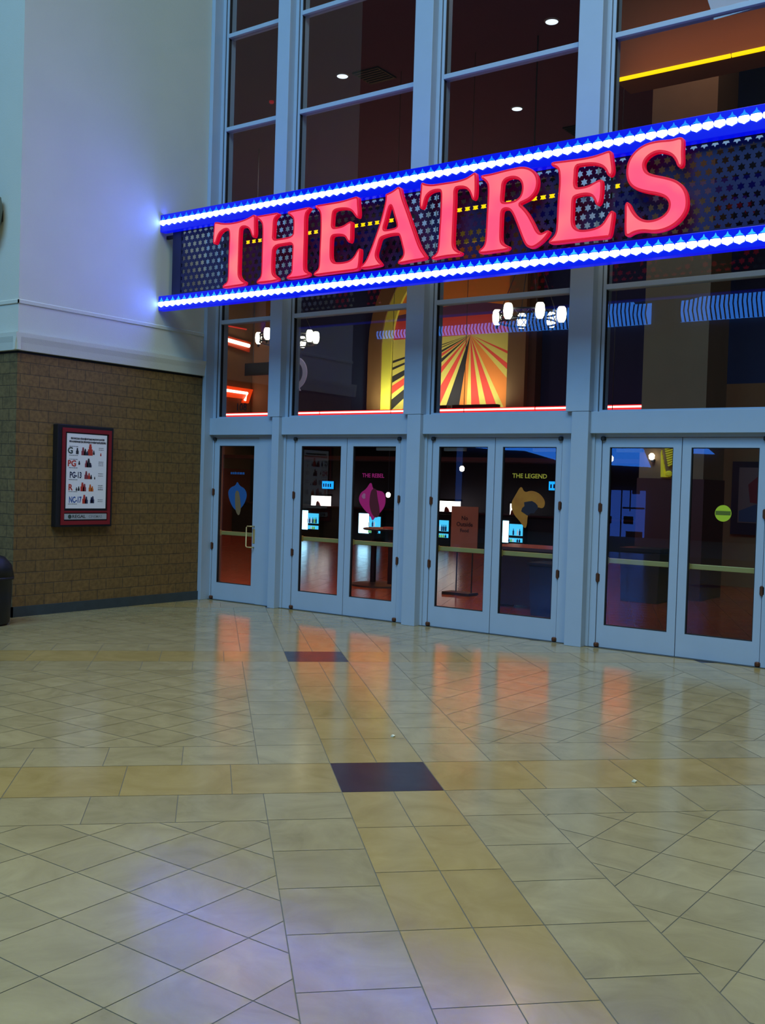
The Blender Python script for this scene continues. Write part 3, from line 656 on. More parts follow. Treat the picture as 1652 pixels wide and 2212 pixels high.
for y, z, h_, mi in ((7.53, 1.80, 0.07, 0), (7.61, 1.79, 0.09, 1), (7.64, 1.79, 0.075, 0), (7.67, 1.79, 0.05, 2), (7.71, 1.79, 0.13, 3), (7.76, 1.80, 0.05, 0), (7.86, 1.79, 0.035, 3),
                     (7.56, 1.68, 0.045, 0), (7.66, 1.655, 0.08, 1), (7.69, 1.655, 0.10, 0), (7.72, 1.655, 0.05, 2), (7.66, 1.52, 0.09, 1), (7.70, 1.52, 0.07, 3), (7.73, 1.52, 0.05, 0), (7.78, 1.52, 0.03, 0),
                     (7.53, 1.385, 0.04, 0), (7.56, 1.385, 0.05, 0), (7.61, 1.38, 0.10, 3), (7.64, 1.38, 0.085, 1), (7.72, 1.38, 0.08, 4), (7.75, 1.38, 0.06, 4), (7.64, 1.24, 0.10, 3), (7.67, 1.24, 0.08, 2), (7.76, 1.245, 0.08, 2), (7.74, 1.245, 0.07, 2)):
    peep(y, z, h_, mi)
pics.build('picture', [inks['dark'], inks['maroon'], inks['navy'], inks['red'], inks['orange']], po)
t = text_obj('lettering', 'REGAL', 7.57, X+0.0925, 1.092, 0.05, inks['dark'], ns, along='Y', sx=1.25, ext=0.0006)
t = text_obj('lettering', 'CINEMAS', 7.80, X+0.0925, 1.092, 0.042, inks['grey'], ns, along='Y', sx=1.1, ext=0.0006)
q = MB(); q.lathe([(0.024, 0), (0.024, 0.001)], (0, 0, 0), 16)
q.v = [(X+0.0922+z, 7.445+x, 1.092+y) for x, y, z in q.v]; q.build('emblem', inks['green'], ns)

# things at the left edge
bn = thing('trash_bin', (-9.50, 6.3, 0), 'dark rounded waste bin cut off by the left edge of the photo', 'bin')
m = MB(); m.lathe([(0.17, 0.0), (0.20, 0.03), (0.215, 0.30), (0.215, 0.46), (0.235, 0.47), (0.235, 0.50)], (-9.50, 6.3, 0), 32); m.build('body', M['black'], bn, smooth=True)
m = MB(); m.lathe([(0.235, 0.502), (0.21, 0.62), (0.14, 0.70), (0.05, 0.73)], (-9.50, 6.3, 0), 32); m.build('lid', M['black'], bn, smooth=True)
sc_ = thing('wall_sconce', (-10.03, WY, 4.36), 'shaded wall lamp at the left edge high on the pale wall', 'wall lamp')
m = MB(); m.lathe([(0.05, -0.22), (0.10, -0.10), (0.12, 0.05), (0.10, 0.18), (0.04, 0.24)], (-10.16, WY-0.13, 4.36), 20); m.build('shade', mat('sconce_metal', (0.14, 0.16, 0.13), 0.5, 0.3), sc_, smooth=True)
box(-10.19, -10.13, WY-0.08, WY-0.001, 4.30, 4.42).build('bracket', M['black'], sc_)
for i, (x, y, lb) in enumerate(((-3.675, 5.262, 'tiny white scrap on the gold tiles short of the near dark tile'), (-2.133, 5.334, 'tiny white scrap alone on the pale tiles at right'))):
    m = MB(); m.prism([(x-0.012, 0.002), (x+0.01, 0.002), (x+0.014, 0.010), (x-0.004, 0.014)], y-0.008, y+0.01)
    tag(m.build('paper_scrap', mat('scrap', (0.8, 0.8, 0.6), 0.7), None, origin=(x, y, 0.001)), lb, 'litter')

# ================================================================== LOBBY BEHIND THE GLASS
M['navyw'] = mat('navy_wall', (0.018, 0.042, 0.150), 0.8, var=0.1)
M['tanw'] = mat('tan_wall', (0.26, 0.165, 0.085), 0.8, var=0.08)
M['maroon'] = mat('maroon_wall', (0.085, 0.024, 0.022), 0.7, var=0.1)
M['ceil'] = mat('lobby_ceiling', (0.12, 0.045, 0.105), 0.9, var=0.05)
M['darkw'] = mat('dark_wall', (0.020, 0.014, 0.022), 0.8)
struct(box(-23, -22, 9.9, 23.6, 1.9, 9.3).build('wall_lobby_left', M['tanw']))
struct(box(-23, -21.98, 9.9, 23.6, 0, 1.9).build('trim_13', mat('left_wainscot', (0.30, 0.06, 0.04), 0.7, var=0.1)))
struct(box(-22, -17.55, 23.5, 24, 2.6, 9.3).build('wall_lobby_back_left', M['navyw']))
struct(box(-17.55, 8, 23.5, 24, 2.6, 9.3).build('wall_lobby_back', M['navyw']))
struct(box(-22, 8, 23.45, 24, 0, 2.6).build('trim_14', M['darkw']))
struct(box(-21.98, -20.4, 23.40, 23.5, 3.45, 9.3).build('trim_15', M['tanw']))
struct(box(-23, 8, 9.9, 24, 9.3, 9.6).build('ceiling', M['ceil']))
struct(box(-23, WX, D+0.15, 9.95, 0, 11.5).build('wall_lobby_front', M['tanw']))
struct(box(7.5, 8, 9.9, 24, 0, 9.3).build('wall_lobby_right', M['tanw']))
struct(box(0.75, 8, D+0.2, 9.95, 0, 9.3).build('wall_lobby_front_right', M['tanw']))
struct(box(-5.95, 7.5, 18.0, 18.6, 0, 3.47).build('wall_lobby_side', M['tanw']))
struct(box(-5.95, 7.5, 18.05, 18.6, 3.47, 9.3).build('wall_lobby_side_upper', M['navyw']))
pc_ = thing('column', (-5.6, 15.4, 0), 'square tan column with maroon lower part behind the right pair of doors', 'column')
box(-6.10, -5.12, 15, 15.9, 1.78, 9.29).build('shaft', M['tanw'], pc_)
box(-6.12, -5.10, 14.98, 15.92, 0, 1.78).build('wainscot', M['maroon'], pc_)
p2 = thing('pilaster', (-12.6, 23.2, 3.45), 'tan pilaster at the right edge of the sunburst mural', 'column')
box(-12.92, -12.42, 23.0, 23.46, 3.45, 9.29).build('shaft', M['tanw'], p2)
box(-12.42, -12.20, 23.15, 23.46, 3.45, 9.29).build('side_strip', mat('dim_tan', (0.10, 0.075, 0.055), 0.8), p2)

# concession canopy with neon edge
cn = thing('concession_canopy', (-15.4, 22.8, 2.85), 'long concession canopy with an orange lit front board', 'canopy')
box(-21.97, -9.0, 22.34, 23.45, 2.88, 3.40).build('body', M['maroon'], cn)
box(-21.97, -9.0, 22.30, 22.34, 2.90, 3.42).build('front_board', emat('orange_board', (1.0, 0.13, 0.025), 2.6), cn)
box(-21.97, -9.0, 22.10, 23.45, 2.20, 2.30).build('valance', mat('valance_maroon', (0.10, 0.03, 0.03), 0.7), cn)
neon = emat('red_neon', (1.0, 0.30, 0.22), 7.0)
neonh = emat('neon_halo', (1.0, 0.01, 0.015), 1.2)  # holder glows to imitate the red halo around the tube
segs = [(-21.9, -18.35), (-18.30, -15.05), (-15.0, -11.72), (-11.68, -9.02)]
lbl = ['behind the single door bay', 'behind the second bay', 'under the sunburst mural', 'ending at the tan column']
for (a, b), l_ in zip(segs, lbl):
    t = thing('neon_tube', ((a+b)/2, 22.25, 3.46), 'red neon tube on the canopy edge, '+l_, 'neon light', 'neon tubes along the canopy edge')
    MB().tube([(a, 22.24, 3.485), (b, 22.24, 3.485)], 0.022, 8).build('tube', neon, t)
    box(a, b, 22.255, 22.34, 3.425, 3.53).build('halo_holder', neonh, t)
# yellow neon lines high in the lobby
yn = emat('yellow_neon', (1.0, 0.62, 0.0), 1.6)
area('yellow_neon_glow', (-3.2, 12.6, 7.0), (-3.2, 13.03, 7.9), 5.0, 0.1, 14, (1.0, 0.45, 0.08))
sof = struct(box(-5.85, 7.5, 13.03, 13.6, 7.02, 8.6).build('trim_16', mat('soffit', (0.26, 0.09, 0.045), 0.8)))
for a, b, l_ in ((-5.78, -4.30, 'left piece of the high yellow neon line'), (-4.28, -1.5, 'right piece of the high yellow neon line')):
    t = thing('yellow_neon_tube', ((a+b)/2, 13, 7.0), l_, 'neon light', 'high yellow neon line')
    MB().tube([(a, 13.0, 7.0), (b, 13.0, 7.0)], 0.028, 8).build('tube', yn, t)
struct(box(-12.6, -5.4, 13.03, 13.15, 5.62, 5.75).build('trim_17', M['maroon']))
for a, b, l_ in ((-12.45, -9.1, 'left half of the yellow neon line behind the red letters'), (-9.05, -5.66, 'right half of the yellow neon line behind the red letters')):
    t = thing('yellow_neon_tube', ((a+b)/2, 13, 5.6), l_, 'neon light', 'yellow neon line behind the sign')
    MB().tube([(a, 13.0, 5.6), (b, 13.0, 5.6)], 0.028, 8).build('tube', yn, t)

# sunburst mural
mu = thing('sunburst_mural', (-15, 23.4, 3.5), 'tall arched wall mural with red, yellow and black sunburst rays', 'mural')
mc = {k_: mat('mural_'+k_, c, 0.8) for k_, c in dict(yellow=(0.66, 0.60, 0.15), red=(0.75, 0.07, 0.06), black=(0.02, 0.02, 0.03), orange=(0.78, 0.25, 0.05), brown=(0.25, 0.10, 0.04), purple=(0.12, 0.04, 0.12)).items()}
order = ['yellow', 'red', 'black', 'orange', 'brown', 'purple']
secs = [(0,13,'yellow'),(13,14.5,'black'),(14.5,17,'yellow'),(17,18.5,'black'),(18.5,22,'yellow'),(22,25.5,'black'),(25.5,27,'yellow'),(27,31,'red'),(31,33.5,'yellow'),(33.5,38,'black'),(38,42.5,'yellow'),(42.5,48,'red'),(48,56,'yellow'),(56,64,'red'),(64,69.6,'yellow'),(69.6,81.4,'black'),(81.4,88.4,'orange'),(88.4,92.8,'yellow'),(92.8,100.9,'red'),(100.9,106.5,'yellow'),(106.5,114.5,'red'),(114.5,119,'yellow'),(119,134,'orange'),(134,140,'yellow'),(140,145,'red'),(145,154,'yellow'),(154,157,'red'),(157,180,'yellow')]
C0 = (-14.29, 5.55); RX0, RX1, RZ0 = -16.76, -12.92, 3.62
m = MB(); m.mi = []
def addpoly(P, y, mi):
    n = len(m.v); m.v += [(x, y, z) for x, z in P]; m.f.append(tuple(range(n, n+len(P)))); m.mi.append(mi)
def adds(P, mi):
    for ax, lim, sg in ((0, RX0, 1), (0, RX1, -1), (1, RZ0, 1)):
        if len(P) > 2: P = clip(P, ax, lim, sg)
    if len(P) > 2: addpoly(P, 23.44, mi)
for a, b, c in secs:
    A, B = math.radians(180+a), math.radians(180+b)
    adds([C0, (C0[0]+9*math.cos(A), C0[1]+9*math.sin(A)), (C0[0]+9*math.cos(B), C0[1]+9*math.sin(B))], order.index(c))
adds([(RX0, 5.55), (RX1, 5.55), (RX1, 6.05), (RX0, 6.05)], 1)
adds([(RX0, 6.05), (RX1, 6.05), (RX1, 6.2), (-14.2, 6.42), (RX0, 6.2)], 5)
adds([(RX0, 6.2), (-14.2, 6.42), (RX1, 6.2), (RX1, 7.65), (-14.2, 7.98), (-15.4, 7.65), (-16.2, 7.1), (-16.6, 6.6)], 3)
m.box(RX0, RX1, 23.445, 23.46, RZ0, 5.6, 0)
m.build('painted_panel', [mc[k_] for k_ in order], mu)
def arch(r0, r1, y0, y1):
    q = MB(); cx, cz = -14.2, 5.4
    o_ = [(cx-r1, RZ0), (cx-r1, cz)]+[(cx-r1*math.cos(t), cz+r1*math.sin(t)) for t in [i*math.pi/24 for i in range(1, 14)]]
    i_ = [(cx-r0*math.cos(t), cz+r0*math.sin(t)) for t in [i*math.pi/24 for i in range(13, 0, -1)]]+[(cx-r0, cz), (cx-r0, RZ0)]
    n_ = len(o_)
    for k_ in range(n_-1):
        a, b = o_[k_], o_[k_+1]; c, d_ = i_[-(k_+2)], i_[-(k_+1)]
        q.prism([a, b, c, d_], y0, y1)
    return q
arch(2.56, 2.88, 23.36, 23.47).build('yellow_arch', mat('arch_yellow', (0.70, 0.68, 0.10), 0.7), mu)
arch(2.88, 3.33, 23.32, 23.48).build('brown_arch', mat('arch_brown', (0.22, 0.12, 0.06), 0.7), mu)
for x0, x1, l_ in ((-15.2, -14.5, 'short dark lamp box at the foot of the mural'), (-14.35, -13.05, 'longer dark lamp box at the foot of the mural')):
    t = thing('uplight', ((x0+x1)/2, 22.85, 3.41), l_, 'lamp', 'mural uplights')
    box(x0, x1, 22.75, 22.95, 3.41, 3.66).build('body', M['black'], t)
area('mural_uplight', (-14.9, 22.7, 3.75), (-14.9, 23.5, 5.0), 3.6, 0.12, 55, (1.0, 0.88, 0.60))
area('mural_uplight_arch', (-16.9, 22.9, 3.7), (-16.95, 23.5, 5.2), 0.3, 0.1, 9, (1.0, 0.95, 0.45))

# left wall neon shapes
ng = emat('orange_glow_board', (1.0, 0.055, 0.005), 0.9); nw = emat('hot_neon', (1.0, 0.62, 0.42), 6.0)
t = thing('neon_arrow', (-21.9, 22, 4.0), 'bent orange neon arrow box low on the lobby left wall', 'neon sign')
m = MB(); m.prismx([(20.5, 4.02), (20.5, 4.36), (23.38, 4.33), (23.2, 3.90), (22.95, 3.90), (23.0, 4.02)], -21.97, -21.90)
m.build('box', ng, t)
MB().tube([(-21.87, 20.6, 4.22), (-21.87, 23.1, 4.19), (-21.87, 23.0, 3.97)], 0.04, 8).build('tube', nw, t)
t = thing('neon_bar', (-21.9, 22, 5.6), 'slanted orange neon bar high on the lobby left wall', 'neon sign')
m = MB(); m.prismx([(20.5, 5.72), (20.5, 5.92), (23.25, 5.74), (23.2, 5.44)], -21.97, -21.92); m.build('box', mat('holder_dull', (0.3, 0.03, 0.005), 0.6, emis=(1, 0.05, 0.0), es=0.15), t)
MB().tube([(-21.87, 20.6, 5.78), (-21.87, 23.12, 5.62)], 0.055, 8).build('tube', nw, t)
t = tag(MB().tube([(-21.978, 20.6, 6.1), (-21.978, 23.1, 6.12)], 0.02, 6).build('neon_line', emat('dim_red_neon', (1.0, 0.05, 0.03), 0.5), None), 'thin dim red neon line above the orange neon bar', 'neon sign')

# chandeliers
iron = mat('wrought_iron', (0.022, 0.025, 0.036), 0.5, 0.4); frost = emat('frosted_shade', (1.0, 0.90, 0.62), 6.5)
def chandelier(c, R, angs, label):
    t = thing('chandelier', c, label, 'chandelier', 'ring chandeliers in the lobby')
    x, y, z = c
    m = MB(); ring = lambda zz, r: [(x+r*math.cos(2*math.pi*i/32), y+r*math.sin(2*math.pi*i/32), zz) for i in range(32)]
    m.tube(ring(z, R), 0.018, 6, closed=True); m.tube(ring(z+0.17, R), 0.018, 6, closed=True)
    m.build('ring', iron, t)
    m = MB()
    for i in range(24):
        a0, a1 = 2*math.pi*i/24, 2*math.pi*(i+1)/24
        p = lambda a, zz: (x+R*math.cos(a), y+R*math.sin(a), zz)
        m.tube([p(a0, z), p(a1, z+0.17)], 0.007, 4); m.tube([p(a1, z), p(a0, z+0.17)], 0.007, 4)
    m.build('lattice', iron, t)
    m = MB()
    for i in range(4):
        a = math.pi/4+i*math.pi/2; m.tube([(x+R*math.cos(a), y+R*math.sin(a), z+0.17), (x, y, z+1.5)], 0.008, 4)
    m.tube([(x, y, z+1.5), (x, y, 9.3)], 0.012, 6); m.build('chain', iron, t)
    for a in angs:
        a = math.radians(a); m = MB()
        cx, cy = x+(R+0.08)*math.cos(a), y+(R+0.08)*math.sin(a)
        m.lathe([(0.045, -0.03), (0.072, 0.02), (0.082, 0.11), (0.07, 0.20), (0.05, 0.23)], (cx, cy, z+0.02), 14)
        m.build('lamp_shade', frost, t, smooth=True)
        m = MB(); m.lathe([(0.02, -0.08), (0.03, -0.02)], (cx, cy, z), 8); m.tube([(x+R*math.cos(a), y+R*math.sin(a), z), (cx, cy, z-0.05)], 0.008, 4); m.build('arm', iron, t)
    return t
chandelier((-8.60, 16.0, 4.42), 0.50, (188, 262, 317, 11, 75, 130), 'iron ring chandelier with frosted lit shades in front of the mural edge')
chandelier((-15.85, 18.0, 4.72), 0.62, (272, 357, 19, 326, 100, 200), 'iron ring chandelier with two lit shades seen beside the second post')

# hanging sign with round arrow
sgn = thing('hanging_sign', (-16.2, 18, 4.0), 'dark purple hanging sign with a pale round arrow at its right end', 'sign')
box(-17.13, -15.56, 17.98, 18.06, 4.02, 4.31).build('board', mat('purple_board', (0.045, 0.012, 0.035), 0.6), sgn)
m = MB(); cx, cz, r0, r1 = -15.56, 4.02, 0.26, 0.37
for i in range(14):
    a, b = math.radians(95-i*12), math.radians(95-(i+1)*12)
    m.prism([(cx+r1*math.cos(a), cz+r1*math.sin(a)), (cx+r1*math.cos(b), cz+r1*math.sin(b)), (cx+r0*math.cos(b), cz+r0*math.sin(b)), (cx+r0*math.cos(a), cz+r0*math.sin(a))], 17.93, 17.97)
m.prism([(cx-0.02, cz-0.40), (cx+0.10, cz-0.24), (cx+0.20, cz-0.40)], 17.93, 17.97); m.prism([(cx-0.05, cz-0.20), (cx+0.03, cz-0.20), (cx+0.01, cz-0.42), (cx-0.07, cz-0.42)], 17.93, 17.97)
m.build('arrow', mat('pale_arrow', (0.35, 0.33, 0.45), 0.6, emis=(0.3, 0.28, 0.42), es=0.22), sgn)
m = MB(); m.tube([(-16.9, 18.02, 4.31), (-16.9, 18.02, 9.3)], 0.01, 4); m.tube([(-15.8, 18.02, 4.31), (-15.8, 18.02, 9.3)], 0.01, 4); m.build('rod', iron, sgn)

# ceiling downlights and vents
dl = [(-12.53, 15.6, 'nearest the sign left end', 1), (-8.14, 15.6, 'high in the third bay', 1), (-10.53, 18.8, 'lower one in the third bay', 1), (-6.04, 18.77, 'close under the high yellow neon', 1)]
dlm = emat('downlight_glow', (0.80, 0.88, 0.95), 1.6)
for x, y, l_, g in dl:
    t = thing('downlight', (x, y, 9.3), 'small round ceiling lamp '+l_, 'ceiling lamp', 'lobby downlights')
    q = MB(); q.lathe([(0.13, 0.0), (0.11, -0.02)], (x, y, 9.298), 20); q.build('trim_ring', mat('ring', (0.5, 0.5, 0.5), 0.5), t)
    q = MB(); q.lathe([(0.105, -0.021), (0.10, -0.026)], (x, y, 9.298), 20); q.build('lens', dlm, t)
for x, y, l_ in ((-12.0, 15.9, 'dark square ceiling vent beside the downlight in the second bay'), (-9.95, 20.6, 'dark square ceiling vent just above the sign')):
    t = thing('ceiling_vent', (x, y, 9.3), l_, 'vent', 'lobby ceiling vents')
    box(x-0.3, x+0.3, y-0.3, y+0.3, 9.27, 9.299).build('frame', M['black'], t)
    m = MB()
    for i in range(6): m.box(x-0.27, x+0.27, y-0.25+i*0.09, y-0.22+i*0.09, 9.255, 9.27)
    m.build('slat', M['black'], t)
t = tag(MB().lathe([(0.05, 0), (0.05, -0.03), (0.03, -0.05)], (-14.6, 15.9, 9.299), 12).build('smoke_alarm', emat('alarm_red', (0.5, 0.01, 0.02), 0.4), None, origin=(-14.6, 15.9, 9.299)), 'tiny red light on the lobby ceiling at left', 'alarm')
# added fill lamps for the lobby, without fixtures
for x, y, e in ((-16, 17, 45), (-10, 19, 42), (-5, 14, 34)):
    area('lobby_fill', (x, y, 9.2), (x, y, 0), 0.8, 0.8, e, (1.0, 0.66, 0.55))
area('lobby_red_fill', (-9.6, 10.6, 2.28), (-10.0, 11.4, 0), 2.6, 0.05, 24, (1.0, 0.22, 0.07))  # added red lamp without a tube, reddens the floor inside the doors
area('lobby_red_fill', (-6.5, 10.6, 2.28), (-6.5, 11.4, 0), 3.6, 0.05, 9, (1.0, 0.20, 0.10))

# concession counter
ct = thing('concession_counter', (-15, 22.9, 0), 'long dark concession counter at the back of the lobby', 'counter')
box(-21.9, -9.2, 22.62, 23.3, 0.0, 0.88).build('body', M['darkw'], ct); box(-21.9, -9.2, 22.55, 23.3, 0.88, 0.92).build('worktop', mat('counter_top', (0.05, 0.02, 0.03), 0.3), ct)
whitem = emat('lit_panel', (0.40, 0.78, 1.0), 5.0); cyanm = emat('lit_shelf', (0.06, 0.50, 0.80), 1.5)
botm = [mat('bottle_blue', (0.02, 0.10, 0.45), 0.3), mat('bottle_green', (0.25, 0.6, 0.05), 0.3, emis=(0.3, 0.7, 0.1), es=0.5), mat('bottle_white', (0.7, 0.8, 0.9), 0.3, emis=(0.6, 0.8, 0.9), es=0.6)]
cool = [(-18.79, 'leftmost of the four lit drinks coolers, seen in the second door', 0.36), (-16.66, 'lit drinks cooler seen below the pink heart sticker', 0.34), (-14.52, 'lit drinks cooler left of the paper sign stand', 0.34), (-12.40, 'lit drinks cooler below the orange sticker', 0.26)]
for x, l_, wl in cool:
    t = thing('drinks_cooler', (x, 22.5, 0), l_, 'drinks cooler', 'drinks coolers along the counter')
    box(x-wl-0.03, x+0.42, 22.44, 22.61, 0.0, 0.86).build('case', M['black'], t)
    box(x-wl, x-0.01, 22.425, 22.44, 0.24, 0.77).build('lit_panel', whitem, t)
    box(x+0.01, x+0.38, 22.43, 22.44, 0.42, 0.70).build('upper_shelf', cyanm, t)
    box(x+0.01, x+0.38, 22.43, 22.44, 0.26, 0.36).build('lower_shelf', cyanm, t)
    m = MB(); rr = random.Random(int(-x*10))
    for i in range(6):
        a = x+0.03+i*0.058
        for z0, h_ in ((0.43, 0.16), (0.265, 0.08)):
            if rr.random() < 0.8: m.lathe([(0.02, 0), (0.022, h_*0.6), (0.008, h_*0.8), (0.008, h_)], (a, 22.40, z0), 8, mi=rr.choice([0, 0, 1, 2]))
    o = m.build('bottles', botm, t); o['kind'] = 'stuff'
popm = emat('popcorn_light', (1.0, 0.88, 0.78), 4.5)
for x, l_ in ((-18.62, 'lit popcorn case above the leftmost drinks cooler'), (-14.35, 'lit popcorn case above the cooler beside the sign stand'), (-12.42, 'lit popcorn case half hidden by the orange sticker')):
    t = thing('popcorn_case', (x, 22.8, 0.92), l_, 'popcorn case', 'popcorn cases on the counter')
    w_ = 0.26 if x < -13 else 0.09
    box(x-w_, x+w_, 22.66, 22.9, 0.92, 1.19).build('lit_glass', popm, t); box(x-w_-0.02, x+w_+0.02, 22.63, 22.95, 1.19, 1.24).build('roof', M['black'], t)
    m = MB(); m.prism([(x-0.06, 0.92), (x+0.10, 0.92), (x+0.06, 1.0), (x, 1.05), (x-0.04, 1.02)], 22.62, 22.65); m.build('scoop', mat('scoop_red', (0.3, 0.04, 0.02), 0.5), t)
tvm = emat('screen_blue', (0.01, 0.35, 1.0), 1.6)
for x, z, l_ in ((-18.26, 1.5, 'small bright blue screen over the counter at left'), (-11.25, 1.65, 'small blue screen seen at the right of the yellow lettering')):
    t = thing('menu_screen', (x, 22.7, z), l_, 'screen', 'blue screens over the counter')
    box(x-0.22, x+0.22, 22.62, 22.68, z-0.13, z+0.13).build('casing', M['black'], t); box(x-0.20, x+0.20, 22.61, 22.62, z-0.10, z+0.11).build('screen', tvm, t)
    m = MB(); rr = random.Random(4)
    for i in range(4): m.box(x-0.16+i*0.08, x-0.12+i*0.08, 22.605, 22.61, z-0.05, z+0.05-0.03*rr.random())
    m.build('picture', mat('screen_shape', (0.02, 0.08, 0.3), 0.4), t)
    MB().tube([(x, 22.65, z+0.13), (x, 22.65, 2.2)], 0.012, 5).build('hanger', iron, t)
for x, y, z, l_ in ((-11.45, 16, 1.37, 'small white lamp seen through the pink heart'), (-9.84, 16, 1.89, 'small white lamp high in the fourth door'), (-5.87, 14.9, 2.10, 'glowing wall lamp on the tan column'), (-6.5, 14.85, 2.06, 'small lamp just left of the tan column')):
    t = thing('wall_lamp', (x, y, z), l_, 'lamp')
    q = MB(); q.lathe([(0.015, -0.05), (0.04, -0.03), (0.045, 0.02), (0.02, 0.05)], (x, y, z), 12); q.build('bulb', emat('bulb', (1.0, 0.86, 0.65), 6.0), t, smooth=True)
    if z == 2.10: box(x-0.02, x+0.02, y+0.03, 15.0, z-0.08, z-0.04).build('bracket', iron, t)
    else: MB().tube([(x, y, z+0.05), (x, y, 9.29)], 0.006, 4).build('cord', iron, t)
# yellow fan shape on the column, put in for a reflection
fan = thing('gold_fan_reflection', (-5.65, 14.93, 1.8), 'yellow slatted fan shape imitating a reflection on the tan column', 'ornament')
gy = mat('gold_yellow', (0.70, 0.65, 0.04), 0.5, emis=(0.6, 0.55, 0.02), es=0.25)
m = MB()
for i in range(5): m.prism([(-5.735+i*0.022, 1.80), (-5.72+i*0.022, 1.80), (-5.735+i*0.014, 2.20-0.07*i), (-5.745+i*0.014, 2.16-0.07*i)], 14.93, 14.97)
for i in range(9): m.prism([(-5.70+0.008*i, 2.26-i*0.035), (-5.56, 2.29-i*0.035), (-5.56, 2.275-i*0.035), (-5.69+0.008*i, 2.24-i*0.035)], 14.93, 14.97)
m.build('slats', gy, fan); q = MB(); q.lathe([(0.02, -0.045), (0.05, -0.02), (0.05, 0.02), (0.02, 0.045)], (-5.61, 14.93, 1.85), 12); q.build('ball', gy, fan)

# sign stand
ss = thing('sign_stand', (-7.87, 12.95, 0), 'two-pole stand holding a tan paper sign about outside food', 'sign stand')
box(-8.15, -7.69, 12.80, 13.06, 0.0, 0.035).build('base', iron, ss)
for x in (-8.00, -7.74): MB().tube([(x, 12.95, 0.035), (x, 12.95, 1.25)], 0.010, 8).build('pole', iron, ss)
pap = box(-8.10, -7.65, 12.92, 12.935, 0.64, 1.28).build('paper_sign', mat('tan_paper', (0.34, 0.17, 0.10), 0.7, var=0.25, vscale=3), ss)
for s_, z, sz in (('No', 1.11, 0.085), ('Outside', 1.02, 0.085), ('Food', 0.93, 0.07)):
    text_obj('lettering', s_, -7.87, 12.917, z, sz, inks['dark'], pap)
# round table and second table
tb_ = thing('round_table', (-9.45, 13.1, 0), 'dark pedestal table with round base plate inside the third door', 'table')
m = MB(); m.lathe([(0.50, 0), (0.48, 0.02), (0.06, 0.045)], (-9.45, 13.1, 0), 36); m.build('base', iron, tb_)
MB().tube([(-9.62, 13.1, 0.03), (-9.62, 13.1, 0.85)], 0.045, 12).build('column', iron, tb_)
m = MB(); m.lathe([(0.42, 0.86), (0.44, 0.88), (0.42, 0.89)], (-9.3, 13.1, 0), 36); m.build('table_top', mat('table_top', (0.03, 0.025, 0.03), 0.25), tb_)
box(-9.2, -8.9, 12.9, 12.91, 0.05, 0.86).build('side_panel', mat('panel_dark', (0.02, 0.016, 0.02), 0.5), tb_)
tag(box(-9.35, -9.08, 12.95, 13.1, 0.891, 0.915).build('leaflet_pile', mat('leaflet', (0.5, 0.10, 0.05), 0.6), None), 'small red leaflet pile on the round table', 'leaflets')
t2 = thing('ticket_desk', (-6.5, 12.4, 0), 'dark desk with blue-grey top inside the fifth door', 'desk')
box(-6.95, -5.85, 12.05, 12.75, 0.04, 0.76).build('body', mat('desk_navy', (0.018, 0.025, 0.05), 0.5), t2); box(-7.0, -5.8, 12.0, 12.8, 0.76, 0.80).build('desk_top', mat('desk_top', (0.10, 0.10, 0.14), 0.25), t2)
for x in (-6.9, -5.9): box(x-0.03, x+0.03, 12.08, 12.7, 0.0, 0.04).build('foot', iron, t2)
bn2 = thing('recycling_bin', (-5.9, 11.7, 0), 'dark blue bin behind the lower right of the fifth door', 'bin')
m = MB(); m.prism([(-6.02, 0.0), (-5.68, 0.0), (-5.64, 0.62), (-6.06, 0.62)], 11.5, 11.9); m.build('body', mat('bin_blue', (0.01, 0.035, 0.09), 0.5), bn2, bevel=0.01)
box(-6.08, -5.62, 11.48, 11.92, 0.62, 0.66).build('lid', mat('bin_lid', (0.01, 0.03, 0.07), 0.4), bn2, bevel=0.01)
bn3 = thing('grey_bin', (-5.75, 14.3, 0), 'dark square bin in front of the tan column', 'bin')
m = MB(); m.prism([(-5.95, 0.0), (-5.40, 0.0), (-5.38, 0.72), (-5.97, 0.72)], 14.1, 14.55); m.build('body', M['darkw'], bn3, bevel=0.01); box(-5.98, -5.37, 14.08, 14.57, 0.72, 0.77).build('lid', M['black'], bn3)
# framed poster at the right
fp = thing('framed_poster', (-5.1, 17.95, 0.93), 'dark framed reddish film poster behind the last door', 'poster')
box(-5.62, -4.75, 17.93, 17.995, 0.90, 2.14).build('frame', mat('frame_navy', (0.015, 0.02, 0.05), 0.4), fp)
art = MB(); art.box(-5.50, -4.87, 17.92, 17.93, 1.10, 2.04, 0)
art.prism([(-5.30, 1.45), (-4.90, 1.40), (-4.90, 1.95), (-5.15, 1.92), (-5.34, 1.75)], 17.915, 17.92, 1); art.prism([(-5.48, 1.12), (-4.90, 1.12), (-4.90, 1.32), (-5.2, 1.42), (-5.48, 1.3)], 17.915, 17.92, 2)
art.build('poster', [mat('art_grey', (0.20, 0.15, 0.17), 0.6), mat('art_red', (0.20, 0.03, 0.05), 0.6), mat('art_blue', (0.05, 0.09, 0.22), 0.6)], fp)

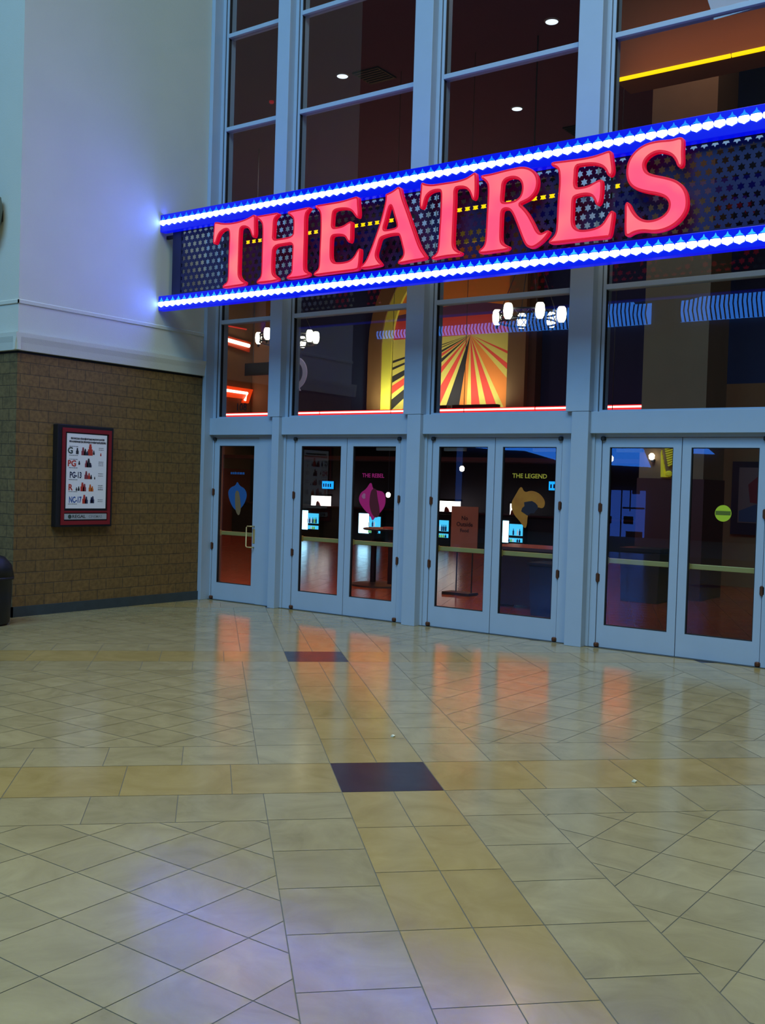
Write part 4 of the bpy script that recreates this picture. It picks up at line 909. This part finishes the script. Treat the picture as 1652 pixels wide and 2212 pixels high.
# ================================================================== FAR SIDE OF THE CONCOURSE (seen only as reflections)
YB = -14.96
struct(box(-28, 12, YB-0.6, YB-0.2, 0, 12).build('wall_far', mat('far_wall', (0.06, 0.055, 0.06), 0.8)))
sky1 = emat('dusk_glass', (0.04, 0.25, 1.0), 8.5); sky2 = emat('dusk_glass_low', (0.03, 0.22, 1.0), 9.0); sky3 = emat('dusk_glass_dim', (0.06, 0.19, 1.0), 3.4)
wn = struct(empty('window_6', (-18, YB, 7.3)))
def bot(x): return 7.36+0.16*max(0, (-15.5-x)/10)
def top(x): return 8.08+(0.30 if -17.5 < x < -14.5 else 0)+(0.10*max(0, x+12.5))**1.0*1.9 - (0.25 if x < -19 else 0)
xs = [-25.5+i*0.15 for i in range(118)]
m = MB()
for a, b in zip(xs[:-1], xs[1:]):
    if -13.85 < a < -12.8: continue
    m.prism([(a, bot(a)), (b, bot(b)), (b, top(b)), (a, top(a))], YB-0.1, YB-0.05)
m.build('pane', sky1, wn)
m = MB()
for a in xs[::1]:
    if -13.9 < a < -12.75: continue
    wv = 0.04
    m.prism([(a-0.02+wv, bot(a)), (a+0.02+wv, bot(a)), (a+0.02-wv, (bot(a)+top(a))/2), (a+0.02, top(a)), (a-0.02, top(a)), (a-0.02-wv, (bot(a)+top(a))/2)], YB-0.04, YB-0.01)
m.build('louvre', M['black'], wn)
wn = struct(empty('window_7', (-15, YB, 0)))
m = MB()
m.prism([(-21.2, 3.12), (-19.3, 3.0), (-18.5, 2.98), (-17.0, 2.60), (-17.0, 3.25), (-21.2, 3.20)], YB-0.1, YB-0.05)
m.prism([(-15.3, 2.50), (-13.6, 2.44), (-14.0, 3.3), (-15.4, 3.3)], YB-0.1, YB-0.05); m.prism([(-12.6, 2.93), (-11.4, 2.90), (-11.9, 3.3), (-12.6, 3.3)], YB-0.1, YB-0.05)
m.build('pane', sky2, wn)
m = MB(); m.prism([(-15.2, 0.0), (-13.75, -0.0), (-13.75, 1.62), (-13.95, 1.62), (-13.95, 1.50), (-14.25, 1.50), (-14.25, 1.62), (-15.0, 1.62), (-15.0, 1.45), (-15.2, 1.45)], YB-0.1, YB-0.05)
m.build('pane', sky3, wn)
m = MB()
for q in ((-15.2, -15.0, 0, 1.62), (-14.62, -14.58, 0, 1.62), (-14.3, -14.26, 0.9, 1.62), (-14.55, -13.75, 0.98, 1.04), (-14.5, -14.15, 0.45, 0.72), (-15.1, -14.95, 0.45, 0.7), (-14.4, -13.8, 0.0, 0.2)):
    m.box(q[0], q[1], YB-0.045, YB-0.02, q[2], q[3])
m.build('shop_fitting', M['black'], wn)
m = MB(); m.box(-21.45, -21.20, YB-0.1, YB-0.05, 0.9, 3.1); m.build('pane', emat('column_strip', (0.05, 0.16, 0.7), 1.4), wn)  # unseen glowing strip stands in for a lit column, mirrored in a door
struct(box(-28.2, -28, YB, WY, 0, 12).build('wall_far_left', mat('far_left_wall', (0.16, 0.16, 0.14), 0.8)))
